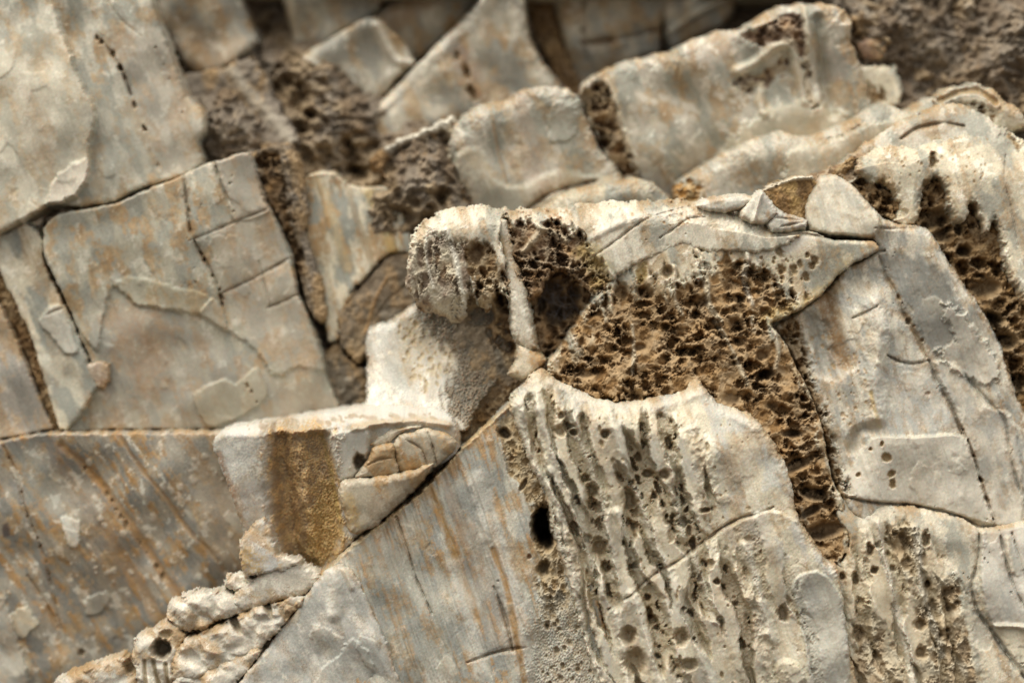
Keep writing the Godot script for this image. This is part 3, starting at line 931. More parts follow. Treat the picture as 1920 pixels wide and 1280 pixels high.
	g = rock("marble_strip", -152, [-70, 452, 0, 440, 44, 418, 66, 430, 80, 452, 80, 484, 96, 524, 128, 588, 158, 660, 166, 690, 182, 722, 140, 790, 112, 806, 90, 740, 58, 640, 20, 556, -10, 500, -70, 480], {"seed": 23.0, "r": 7.0, "grey": 0.75, "second": BLUE, "tan": 0.2, "pale": 0.4, "ang": 22.0, "und": 6.0})
	flake(g, [70, 600, 110, 570, 134, 620, 146, 660, 120, 664, 104, 640], 7.0, 3.0, Color(0.47, 0.43, 0.36), 0.6, "raised_flake", 4.0)
	crack(g, [74, 596, 104, 582, 134, 572], 2.4, 5.0, BROWN, 0.5)
	stain(g, [70, 660, 150, 680, 170, 730, 120, 790, 90, 720], BLUE, 0.6)
	spall(g, [0, 450, 70, 440, 160, 700, 110, 780], 8, 7.0, 22.0, 1.8)
	set_down(g, "narrow blue grey strip of marble between two dark seams at the left side", "rock", "left marble slabs")
	g = rock("honeycomb_seam", -185, [-40, 470, 10, 520, 44, 590, 72, 660, 96, 730, 116, 800, 104, 812, 84, 770, 58, 690, 26, 620, -6, 560, -50, 520], rough_stuff(24.0, {"base": TAN, "second": BROWN, "lumps": 12.0, "lw": 14.0, "rag": 3.0}))
	set_down(g, "narrow crumbly tan seam running down beside the blue grey strip", "rock")
	g = rock("marble_slab", -158, [-70, 520, -10, 560, 22, 620, 50, 688, 80, 762, 98, 802, 60, 813, 0, 824, -70, 832], {"seed": 25.0, "r": 6.0, "base": Color(0.36, 0.32, 0.27), "second": Color(0.27, 0.246, 0.209), "grey": 0.6, "tan": 0.4, "pale": 0.2, "ang": 22.0})
	set_down(g, "dark grey brown slab at the left above the level crack", "rock", "left marble slabs")
	g = rock("marble_slab", -160, [-70, 838, 0, 826, 60, 816, 112, 811, 430, 809, 560, 806, 690, 800, 690, 1100, 480, 1130, 330, 1200, 180, 1290, 90, 1350, -70, 1350], {"seed": 26.0, "ty": -0.2, "r": 5.0, "base": Color(0.345, 0.30, 0.235), "second": Color(0.235, 0.218, 0.186), "grey": 0.6, "tan": 0.8, "och": 0.5, "pale": 0.5, "ang": 32.0, "und": 9.0, "stripe": 1.6, "sw": 22.0, "grain": 0.45, "size": 0.6})
	band(g, [122, 836, 160, 870, 200, 920, 246, 982, 286, 1048, 330, 1110, 360, 1150], 13.0, 5.0, OCHRE, 0.8, 0.4)
	beads(g, [130, 850, 160, 876, 204, 930, 236, 980, 270, 1030, 310, 1090], 3.6, 7.0, 10.0)
	band(g, [218, 800, 240, 836, 270, 880, 312, 930, 350, 990, 392, 1030, 420, 1070], 7.0, 3.0, OCHRE, 0.6, 0.5)
	band(g, [200, 990, 240, 1060, 268, 1110, 300, 1160], 18.0, 2.0, OCHRE, 0.55, 0.6)
	stain(g, [110, 880, 200, 940, 260, 1080, 200, 1100, 150, 1000], Color(0.27, 0.19, 0.12), 0.55, 30.0, 26.0)
	stain(g, [82, 830, 120, 830, 130, 890, 100, 880], Color(0.24, 0.18, 0.14), 0.6)
	stain(g, [20, 840, 100, 860, 130, 960, 60, 960], BLUE, 0.6, 24.0)
	stain(g, [300, 810, 470, 820, 500, 960, 440, 1000, 340, 900], Color(0.46, 0.42, 0.35), 0.5, 26.0, 24.0)
	stain(g, [420, 860, 460, 1000, 460, 1090, 400, 1060, 380, 900], Color(0.36, 0.27, 0.18), 0.6, 22.0)
	flake(g, [116, 968, 150, 976, 152, 1000, 142, 1030, 122, 1004], 5.0, 2.5, WHITE, 0.6, "raised_flake", 7.0)
	flake(g, [160, 1122, 196, 1110, 206, 1124, 186, 1150, 160, 1156], 4.0, 2.5, Color(0.44, 0.39, 0.31), 0.5, "raised_flake", 5.0)
	flake(g, [20, 1150, 50, 1140, 68, 1170, 40, 1200, 20, 1180], 4.0, 2.5, CREAM, 0.6, "raised_flake", 6.0)
	flake(g, [-70, 1080, 4, 1120, 30, 1200, 44, 1300, -70, 1350], 7.0, 4.0, Color(0.52, 0.49, 0.42), 0.6, "raised_flake", 5.0)
	beads(g, [10, 836, 30, 880, 46, 940, 66, 1000, 84, 1050, 96, 1110], 2.8, 6.0, 12.0)
	crack(g, [10, 836, 30, 880, 46, 940, 66, 1000, 84, 1050, 96, 1110, 110, 1180], 2.5, 4.0, BROWN, 0.5)
	crack(g, [50, 1080, 76, 1120, 92, 1150, 104, 1180], 4.0, 6.0, OCHRE, 0.7, 6.0)
	stain(g, [6, 984, 16, 978, 18, 1004, 6, 1008], Color(0.07, 0.06, 0.07), 0.9, 3.0, 3.0, 0.0)
	pit(g, 148, 1226, 6, 9, 9.0, 0, DIRT)
	strew(g, [120, 840, 460, 840, 440, 1080, 200, 1200], 60, 2.0, 7.0, -2.2, 20.0, 1.5, Color(0.52, 0.47, 0.4))
	spall(g, [-60, 850, 600, 830, 460, 1090, 300, 1170, 100, 1300, -60, 1300], 36, 6.0, 30.0, 1.8, 30.0)
	set_down(g, "large dim slab below the level crack with ochre seams slanting across it", "rock", "left marble slabs")
	# between the left slabs and the near ledge
	g = rock("rock_strip", -190, [470, 292, 504, 276, 540, 266, 556, 290, 566, 330, 580, 392, 572, 430, 600, 520, 612, 600, 586, 598, 566, 540, 546, 470, 516, 400, 486, 360], rough_stuff(27.0, {"s": 2.0, "base": Color(0.19, 0.145, 0.10), "second": EARTH, "lumps": 8.0, "lw": 20.0, "rag": 4.0, "stripe": 3.0, "sw": 9.0}))
	comb(g, [478, 296, 510, 280, 530, 330, 548, 420, 570, 500, 556, 520, 530, 440, 500, 380], {"cell": 13.0, "deep": 18.0, "drip": 4.0, "soft": 6.0, "pale": 0.1, "low": Color(0.104, 0.0675, 0.0403), "rim": BROWN})
	set_down(g, "narrow dark brown strip along the right side of the broad yellowish slab", "rock")
	g = rock("banded_block", -215, [568, 344, 580, 328, 602, 322, 626, 322, 650, 344, 690, 352, 734, 348, 746, 380, 770, 440, 780, 478, 748, 472, 722, 480, 700, 504, 664, 540, 650, 566, 640, 630, 616, 640, 600, 570, 578, 500, 572, 420], {"seed": 28.0, "r": 7.0, "rt": 12.0, "grey": 0.75, "second": BLUE, "tan": 0.6, "och": 0.4, "pale": 0.2, "ang": 14.0, "stripe": 2.5, "sw": 18.0, "grain": 0.6})
	band(g, [690, 356, 710, 400, 736, 470], 15.0, -7.0, Color(0.48, 0.34, 0.14), 0.75, 0.2)
	band(g, [652, 350, 672, 420, 700, 500], 9.0, 4.0, Color(0.33, 0.25, 0.16), 0.7, 0.3)
	band(g, [590, 326, 610, 372, 630, 430, 650, 500], 16.0, -3.0, Color(0.46, 0.34, 0.18), 0.6, 0.4)
	band(g, [760, 380, 770, 430, 784, 476], 6.0, -2.0, Color(0.40, 0.27, 0.13), 0.6, 0.3)
	band(g, [576, 328, 620, 324, 660, 346, 736, 352], 9.0, -5.0, CREAM, 0.6, 0.3)
	set_down(g, "block banded in ochre and blue grey with a scalloped top, left of the near ledge", "rock")
	g = rock("mud_rock", -215, [646, 566, 668, 540, 700, 508, 724, 484, 752, 474, 800, 480, 800, 580, 740, 612, 700, 630, 676, 680, 640, 650, 632, 600], rough_stuff(29.0, {"base": Color(0.17, 0.14, 0.105), "second": Color(0.2, 0.155, 0.11), "lumps": 6.0, "lw": 30.0, "tan": 0.3}))
	crack(g, [650, 570, 690, 520, 720, 490], 3.0, 7.0, DIRT, 0.5)
	crack(g, [700, 600, 730, 560, 780, 520], 3.0, 6.0, DIRT, 0.4)
	band(g, [686, 620, 704, 560, 726, 520], 5.0, -3.0, OCHRE, 0.5, 0.4)
	set_down(g, "grey brown muddy rock under the banded block", "rock")
	g = rock("mud_rock", -235, [610, 660, 632, 640, 660, 680, 690, 700, 700, 790, 630, 800, 624, 760, 606, 700], rough_stuff(30.0, {"base": Color(0.17, 0.14, 0.105), "second": Color(0.2, 0.155, 0.11), "lumps": 9.0, "lw": 24.0, "pale": 0.2}))
	set_down(g, "dark mud in the hollow left of the white saddle", "", "", "structure")


func build_middle() -> void:
	# dark recess behind the cap
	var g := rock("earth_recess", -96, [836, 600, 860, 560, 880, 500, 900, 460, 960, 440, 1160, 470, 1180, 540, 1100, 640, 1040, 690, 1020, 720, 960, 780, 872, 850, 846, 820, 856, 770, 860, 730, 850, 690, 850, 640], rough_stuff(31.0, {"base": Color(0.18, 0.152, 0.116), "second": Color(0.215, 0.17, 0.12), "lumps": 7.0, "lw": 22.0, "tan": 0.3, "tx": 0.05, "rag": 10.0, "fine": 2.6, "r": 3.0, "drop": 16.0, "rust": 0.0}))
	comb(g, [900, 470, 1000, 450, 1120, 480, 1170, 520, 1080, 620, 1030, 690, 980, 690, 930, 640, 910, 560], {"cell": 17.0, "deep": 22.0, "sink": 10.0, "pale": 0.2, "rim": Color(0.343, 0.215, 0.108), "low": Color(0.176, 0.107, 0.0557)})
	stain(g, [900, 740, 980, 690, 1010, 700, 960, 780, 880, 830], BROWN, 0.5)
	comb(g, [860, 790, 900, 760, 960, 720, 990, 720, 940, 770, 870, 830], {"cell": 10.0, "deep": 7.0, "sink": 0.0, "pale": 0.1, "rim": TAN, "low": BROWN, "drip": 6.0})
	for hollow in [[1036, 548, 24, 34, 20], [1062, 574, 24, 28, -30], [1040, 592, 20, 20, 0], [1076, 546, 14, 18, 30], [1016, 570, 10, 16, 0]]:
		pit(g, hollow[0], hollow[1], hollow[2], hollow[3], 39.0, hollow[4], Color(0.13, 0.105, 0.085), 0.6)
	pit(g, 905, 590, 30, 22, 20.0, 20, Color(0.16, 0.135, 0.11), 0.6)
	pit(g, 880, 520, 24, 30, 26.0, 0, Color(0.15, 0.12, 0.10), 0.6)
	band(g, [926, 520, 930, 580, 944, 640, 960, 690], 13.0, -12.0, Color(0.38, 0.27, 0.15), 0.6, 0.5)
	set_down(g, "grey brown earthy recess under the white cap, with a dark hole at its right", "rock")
	# the white saddle
	g = rock("white_saddle", -100, [686, 640, 690, 620, 704, 610, 736, 602, 772, 576, 820, 556, 900, 560, 950, 600, 960, 660, 930, 720, 890, 770, 880, 800, 860, 806, 700, 815, 560, 800, 640, 776, 684, 768, 690, 700], {"seed": 32.0, "s": 1.7, "r": 9.0, "rt": 16.0, "base": Color(0.6, 0.56, 0.49), "second": Color(0.47, 0.448, 0.391), "grey": 0.25, "tan": 0.2, "pale": 0.6, "und": 4.0, "rust": 0.25, "rag": 4.0})
	strew(g, [744, 600, 860, 580, 850, 700, 790, 740, 760, 700], 110, 1.6, 5.0, 2.2, 10.0, 2.0, Color(0.42, 0.32, 0.19))
	stain(g, [736, 610, 800, 580, 860, 580, 850, 690, 790, 720, 750, 690], Color(0.50, 0.40, 0.25), 0.55, 18.0, 18.0, 0.9)
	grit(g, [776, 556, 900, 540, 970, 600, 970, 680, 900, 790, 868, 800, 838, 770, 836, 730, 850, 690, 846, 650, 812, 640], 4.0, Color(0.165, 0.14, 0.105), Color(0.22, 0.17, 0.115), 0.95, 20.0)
	fold(g, 740, 560, 730, 800, 0.12, 0.3, 20.0)
	sweep(g, 600.0, 800.0, 75.0)
	spall(g, [700, 620, 850, 600, 830, 760, 700, 760], 9, 6.0, 24.0, 1.2)
	set_down(g, "smooth white saddle of rock rising from the narrow ledge to the cap", "rock")
	# the narrow ledge with the rusty hollow
	g = rock("overhanging_ledge", 4, [396, 836, 403, 818, 428, 802, 540, 784, 640, 768, 700, 760, 770, 762, 826, 768, 848, 786, 862, 822, 850, 856, 780, 900, 720, 960, 676, 1000, 650, 1030, 602, 1080, 560, 1100, 470, 1100, 454, 1078, 448, 1022, 453, 1000, 440, 960, 424, 910, 405, 862], {"seed": 33.0, "s": 1.7, "ty": -0.3, "r": 9.0, "rt": 4.0, "base": Color(0.5, 0.475, 0.43), "second": Color(0.4, 0.374, 0.319), "grey": 0.5, "tan": 0.25, "pale": 0.5, "und": 5.0, "ang": 8.0, "rag": 3.0, "drop": 180.0})
	upper_face(g, [396, 826, 430, 812, 500, 812, 600, 798, 660, 792, 740, 786, 862, 790], 3.4, Color(0.60, 0.565, 0.50), 0.75, 130.0)
	fold(g, 512, 800, 520, 1080, 0.0, 0.45, 8.0)
	stain(g, [420, 830, 500, 820, 500, 900, 440, 900], WHITE, 0.5, 14.0, 18.0, 0.9)
	band(g, [526, 802, 530, 880, 536, 960, 552, 1040, 566, 1090], 44.0, 58.0, Color(0.30, 0.20, 0.10), 0.9, 0.15, 0.5)
	band(g, [584, 806, 594, 900, 600, 1000, 604, 1060], 40.0, 18.0, Color(0.40, 0.26, 0.11), 0.85, 0.2, 0.6)
	stain(g, [505, 815, 540, 815, 545, 950, 520, 1020, 506, 940], Color(0.24, 0.18, 0.13), 0.6, 12.0, 12.0, 0.6)
	flake(g, [508, 818, 560, 816, 618, 816, 628, 900, 634, 1000, 610, 1080, 560, 1110, 528, 1030, 514, 930], -30.0, 8.0, BROWN, 0.0, "", 6.0)
	grit(g, [506, 812, 560, 812, 636, 806, 642, 900, 640, 1010, 606, 1070, 560, 1080, 520, 1010, 508, 930], 2.6, Color(0.33, 0.225, 0.13), Color(0.55, 0.36, 0.17), 0.95, 20.0)
	grit(g, [590, 930, 630, 900, 640, 1010, 600, 1070, 560, 1060], 1.6, Color(0.50, 0.31, 0.11), Color(0.47, 0.32, 0.14), 0.8, 14.0)
	band(g, [408, 850, 424, 890, 436, 930], 9.0, 2.0, RUST, 0.6, 0.5, 0.9)
	stain(g, [440, 920, 500, 900, 500, 990, 456, 1000], Color(0.27, 0.225, 0.19), 0.6, 18.0)
	flake(g, [612, 820, 640, 806, 690, 800, 690, 850, 668, 890, 640, 900, 626, 860], 14.0, 6.0, Color(0.60, 0.57, 0.50), 0.7, "white_face", 4.0)
	strew(g, [440, 790, 820, 770, 820, 790, 620, 800, 440, 806], 50, 1.6, 5.0, 2.5, 70.0, 2.6, Color(0.36, 0.30, 0.24))
	band(g, [602, 815, 616, 870, 630, 940, 640, 1000], 7.0, 2.0, Color(0.42, 0.29, 0.1), 0.6, 0.4)
	band(g, [664, 800, 720, 792, 790, 786, 840, 796], 12.0, -9.0, Color(0.46, 0.35, 0.22), 0.7, 0.3)
	pit(g, 676, 866, 13, 18, 40.0, 30, DIRT, 0.8)
	set_down(g, "overhanging narrow ledge with a bright flat top and a rusty gritty hollow in its front", "rock")
	var small := {"s": 1.7, "r": 15.0, "rt": 16.0, "ty": -0.2, "base": Color(0.53, 0.46, 0.35), "second": Color(0.38, 0.32, 0.235), "tan": 0.65, "och": 0.4, "pale": 0.35, "und": 6.0, "mid": 3.0, "rag": 3.0, "drop": 70.0}
	g = rock("cracked_stone", 58, [636, 922, 644, 903, 668, 897, 704, 894, 748, 888, 786, 876, 812, 868, 790, 902, 762, 930, 726, 962, 700, 988, 668, 1000, 656, 996, 648, 966], small.merged({"seed": 34.0, "tx": -0.1}, true))
	upper_face(g, [636, 924, 660, 908, 720, 908, 800, 880], -0.0)
	stain(g, [690, 930, 780, 890, 760, 930, 700, 990], Color(0.27, 0.19, 0.12), 0.6)
	stain(g, [640, 930, 660, 920, 680, 1000, 656, 990], Color(0.46, 0.31, 0.12), 0.6)
	set_down(g, "wedge shaped cream stone, lowest of those jammed under the ledge tip", "stone", "stones under the ledge tip")
	g = rock("cracked_stone", 58, [736, 834, 750, 816, 782, 806, 806, 804, 834, 812, 856, 828, 842, 850, 816, 874, 782, 886, 748, 886, 740, 864], small.merged({"seed": 35.0}, true))
	crack(g, [802, 810, 812, 840, 818, 868], 2.4, 7.0)
	crack(g, [760, 824, 790, 842, 800, 870], 2.0, 4.0)
	set_down(g, "rounded tan stone split by a fine crack, topmost of those under the ledge tip", "stone", "stones under the ledge tip")
	g = rock("cracked_stone", 54, [664, 896, 676, 882, 690, 862, 698, 842, 716, 832, 738, 832, 742, 860, 748, 884, 720, 894], small.merged({"seed": 36.0, "r": 9.0}, true))
	crack(g, [690, 872, 710, 862, 740, 858], 2.4, 6.0)
	set_down(g, "knobbly pinkish stone left of the rounded tan stone under the ledge tip", "stone", "stones under the ledge tip")
	g = rock("cracked_stone", 46, [690, 834, 706, 818, 738, 802, 770, 796, 800, 798, 770, 806, 746, 814, 730, 830, 712, 838], small.merged({"seed": 37.0, "r": 7.0}, true))
	set_down(g, "thin curved brown rim stone just below the bright ledge top", "stone", "stones under the ledge tip")
	# the cap
	g = rock("white_ledge", 4, [764, 540, 768, 500, 770, 464, 776, 440, 800, 414, 830, 396, 880, 388, 1000, 395, 1100, 383, 1200, 378, 1310, 377, 1352, 390, 1400, 402, 1450, 424, 1500, 440, 1440, 470, 1330, 470, 1280, 460, 1212, 484, 1189, 496, 1150, 524, 1120, 550, 1084, 520, 1040, 500, 1000, 560, 960, 560, 930, 540, 912, 580, 896, 560, 880, 520, 868, 590, 850, 600, 820, 580, 796, 580, 780, 560], {"seed": 38.0, "s": 1.6, "r": 8.0, "rt": 52.0, "grey": 0.05, "base": Color(0.666, 0.595, 0.474), "tan": 0.35, "pale": 0.55, "und": 5.0, "mid": 2.6, "ty": 0.0, "rag": 6.0, "drop": 26.0})
	comb(g, [776, 470, 800, 446, 830, 440, 860, 450, 880, 470, 900, 580, 860, 640, 760, 620, 750, 540], {"cell": 10.0, "squash": 3.2, "deep": 9.0, "sink": 6.0, "drip": 12.0, "soft": 14.0, "lean": 4.0, "pale": 1.0, "rim": Color(0.46, 0.385, 0.30), "low": Color(0.30, 0.225, 0.165)})
	comb(g, [940, 420, 1000, 418, 1052, 424, 1090, 450, 1130, 490, 1150, 540, 1084, 560, 1000, 580, 960, 570, 945, 500], {"cell": 15.0, "deep": 24.0, "sink": 22.0, "drip": 14.0, "pale": 0.35, "rim": Color(0.372, 0.247, 0.144), "low": Color(0.184, 0.114, 0.0682)})
	comb(g, [880, 470, 916, 456, 934, 490, 936, 560, 900, 590, 886, 540], {"cell": 12.0, "deep": 20.0, "sink": 14.0, "drip": 8.0, "soft": 5.0, "pale": 0.5})
	pit(g, 892, 474, 16, 24, 26.0, 0, Color(0.30, 0.20, 0.12), 0.8)
	band(g, [836, 432, 852, 480, 862, 530, 872, 580], 9.0, -10.0, WHITE, 0.75, 0.4)
	band(g, [800, 440, 800, 490, 812, 540], 5.0, -6.0, WHITE, 0.6, 0.5)
	band(g, [780, 452, 776, 500, 784, 540], 6.0, -6.0, CREAM, 0.7, 0.5)
	band(g, [1016, 430, 1000, 448, 980, 470], 10.0, -14.0, CREAM, 0.6, 0.5)
	band(g, [1010, 424, 1040, 436, 1064, 450], 8.0, -12.0, CREAM, 0.55, 0.6)
	crack(g, [1108, 484, 1140, 462, 1164, 444, 1202, 416, 1240, 400, 1300, 384], 1.7, 6.0, Color(0.25, 0.2, 0.15), 0.6, 2.0)
	crack(g, [1238, 446, 1262, 430, 1290, 410, 1322, 406], 1.7, 5.0, Color(0.25, 0.2, 0.15), 0.6, 2.0)
	stain(g, [1080, 470, 1110, 450, 1150, 500, 1120, 540], Color(0.50, 0.38, 0.16), 0.6)
	strew(g, [1180, 400, 1330, 384, 1300, 420, 1200, 440], 40, 1.4, 3.2, 2.0, 60.0, 2.0, Color(0.40, 0.24, 0.12))
	strew(g, [1020, 394, 1070, 390, 1060, 410, 1020, 412], 14, 1.5, 3.6, 2.0, 60.0, 2.0, RUST)
	band(g, [1110, 446, 1180, 410, 1290, 392], 12.0, -4.0, WHITE, 0.4, 0.3)
	fold(g, 780, 436, 1330, 420, 0.5, 0.0, 18.0)
	fold(g, 760, 530, 1130, 556, 0.0, 0.9, 16.0, 70.0)
	set_down(g, "white rounded ledge top with drip like ribs and brown pores at its left end", "rock")
	g = rock("quartz_rib", -12, [928, 412, 948, 412, 958, 440, 964, 482, 976, 512, 988, 540, 992, 580, 1000, 620, 1006, 652, 990, 660, 972, 640, 958, 612, 958, 570, 950, 520, 938, 480, 930, 440], {"seed": 39.0, "s": 1.6, "r": 15.0, "rt": 8.0, "base": Color(0.56, 0.499, 0.4), "grey": 0.3, "tan": 0.25, "pale": 0.5, "und": 4.0, "mid": 2.5, "drop": 60.0, "rag": 4.0})
	set_down(g, "pale upright rib hanging from the cap in front of the dark hole", "rock")
	g = rock("small_stone", -10, [972, 648, 990, 654, 1008, 664, 1022, 676, 1004, 694, 984, 712, 966, 706, 956, 700, 970, 674], {"seed": 40.0, "s": 1.6, "r": 12.0, "base": Color(0.55, 0.47, 0.35), "tan": 0.6, "och": 0.4, "grey": 0.1, "drop": 60.0})
	stain(g, [1000, 660, 1022, 676, 1000, 690, 990, 676], Color(0.38, 0.22, 0.09), 0.7)
	set_down(g, "small pointed cream stone at the foot of the pale rib", "stone")
	# the honeycombed plate
	g = rock("honeycomb_plate", 0, [1026, 684, 1046, 660, 1064, 634, 1102, 576, 1142, 529, 1172, 504, 1200, 484, 1240, 464, 1290, 440, 1330, 420, 1400, 420, 1470, 430, 1530, 436, 1560, 448, 1640, 452, 1648, 470, 1606, 490, 1576, 512, 1546, 546, 1500, 580, 1446, 606, 1470, 640, 1494, 690, 1530, 760, 1548, 830, 1562, 900, 1592, 960, 1592, 1040, 1560, 1080, 1500, 1040, 1440, 900, 1300, 830, 1150, 800, 1050, 760], {"seed": 41.0, "s": 1.6, "r": 6.0, "rt": 11.0, "grey": 0.12, "base": Color(0.624, 0.54, 0.4), "tan": 0.4, "pale": 0.5, "und": 6.0, "mid": 3.0, "rag": 3.0, "drop": 90.0})
	comb(g, [1036, 690, 1070, 640, 1110, 580, 1150, 540, 1190, 530, 1250, 530, 1300, 520, 1350, 486, 1400, 490, 1452, 520, 1500, 560, 1470, 590, 1440, 606, 1470, 640, 1500, 690, 1536, 760, 1556, 830, 1570, 900, 1600, 960, 1600, 1050, 1560, 1080, 1500, 1040, 1440, 900, 1300, 830, 1150, 800, 1050, 760], {"cell": 20.0, "deep": 24.0, "sink": 8.0, "drip": 34.0, "soft": 26.0, "pale": 0.2, "rim": Color(0.408, 0.268, 0.14), "low": Color(0.216, 0.125, 0.0557), "squash": 0.7})
	strew(g, [1330, 470, 1420, 440, 1520, 460, 1540, 530, 1460, 590, 1400, 540], 60, 2.5, 9.0, 10.0, 14.0, 1.6, Color(0.34, 0.23, 0.12))
	for hole in [[1166, 546, 15, 17], [1210, 548, 17, 15], [1318, 462, 10, 10], [1382, 498, 9, 7], [1252, 510, 12, 12], [1370, 534, 18, 14], [1385, 560, 16, 10], [1388, 578, 14, 10], [1382, 610, 16, 14], [1320, 565, 10, 14], [1390, 640, 12, 10], [1430, 665, 14, 12], [1372, 746, 19, 15], [1260, 596, 9, 9], [1306, 590, 9, 12], [1100, 700, 20, 10], [1190, 740, 22, 12], [1450, 760, 12, 10], [1290, 660, 20, 9], [1200, 650, 16, 8]]:
		pit(g, hole[0], hole[1], hole[2], hole[3], 15.0, 0, Color(0.25, 0.165, 0.09), 0.45)
	pit(g, 1203, 512, 11, 22, 9.0, -12, Color(0.50, 0.37, 0.15), 0.85)
	band(g, [1310, 470, 1324, 520, 1330, 570, 1352, 600], 8.0, -9.0, CREAM, 0.8, 0.5)
	band(g, [1392, 430, 1402, 480, 1396, 520, 1412, 570], 9.0, -9.0, WHITE, 0.6, 0.5)
	band(g, [1186, 610, 1190, 650, 1186, 700], 5.0, -8.0, CREAM, 0.7, 0.6)
	band(g, [1264, 500, 1266, 560, 1280, 590], 7.0, -8.0, CREAM, 0.6, 0.5)
	band(g, [1342, 600, 1370, 650, 1388, 690, 1402, 720], 6.0, -8.0, CREAM, 0.6, 0.6)
	band(g, [1452, 610, 1462, 650, 1454, 690], 8.0, -8.0, CREAM, 0.5, 0.5)
	stain(g, [1420, 590, 1500, 560, 1560, 520, 1600, 480, 1570, 540, 1500, 600, 1440, 612], Color(0.46, 0.34, 0.15), 0.6, 10.0)
	crack(g, [1340, 408, 1400, 426, 1450, 434, 1510, 438, 1560, 446, 1630, 450], 2.4, 8.0, DIRT, 0.6, 2.0)
	stain(g, [1310, 390, 1420, 420, 1520, 440, 1500, 470, 1420, 460, 1330, 430], Color(0.56, 0.52, 0.49), 0.6)
	# the deep channel at its right end
	for cut in [[1496, 872, 34, 11, 24], [1530, 926, 30, 14, -8], [1522, 958, 26, 9, 30], [1545, 996, 46, 17, 14], [1488, 812, 22, 9, 0], [1440, 700, 15, 11, 30]]:
		pit(g, cut[0], cut[1], cut[2], cut[3], 34.0, cut[4], Color(0.17, 0.125, 0.085), 0.6)
	fold(g, 1080, 590, 1500, 480, 0.22, 0.0, 30.0)
	set_down(g, "brown honeycombed plate with round cells and a pale rim, centre of the near rock", "rock")


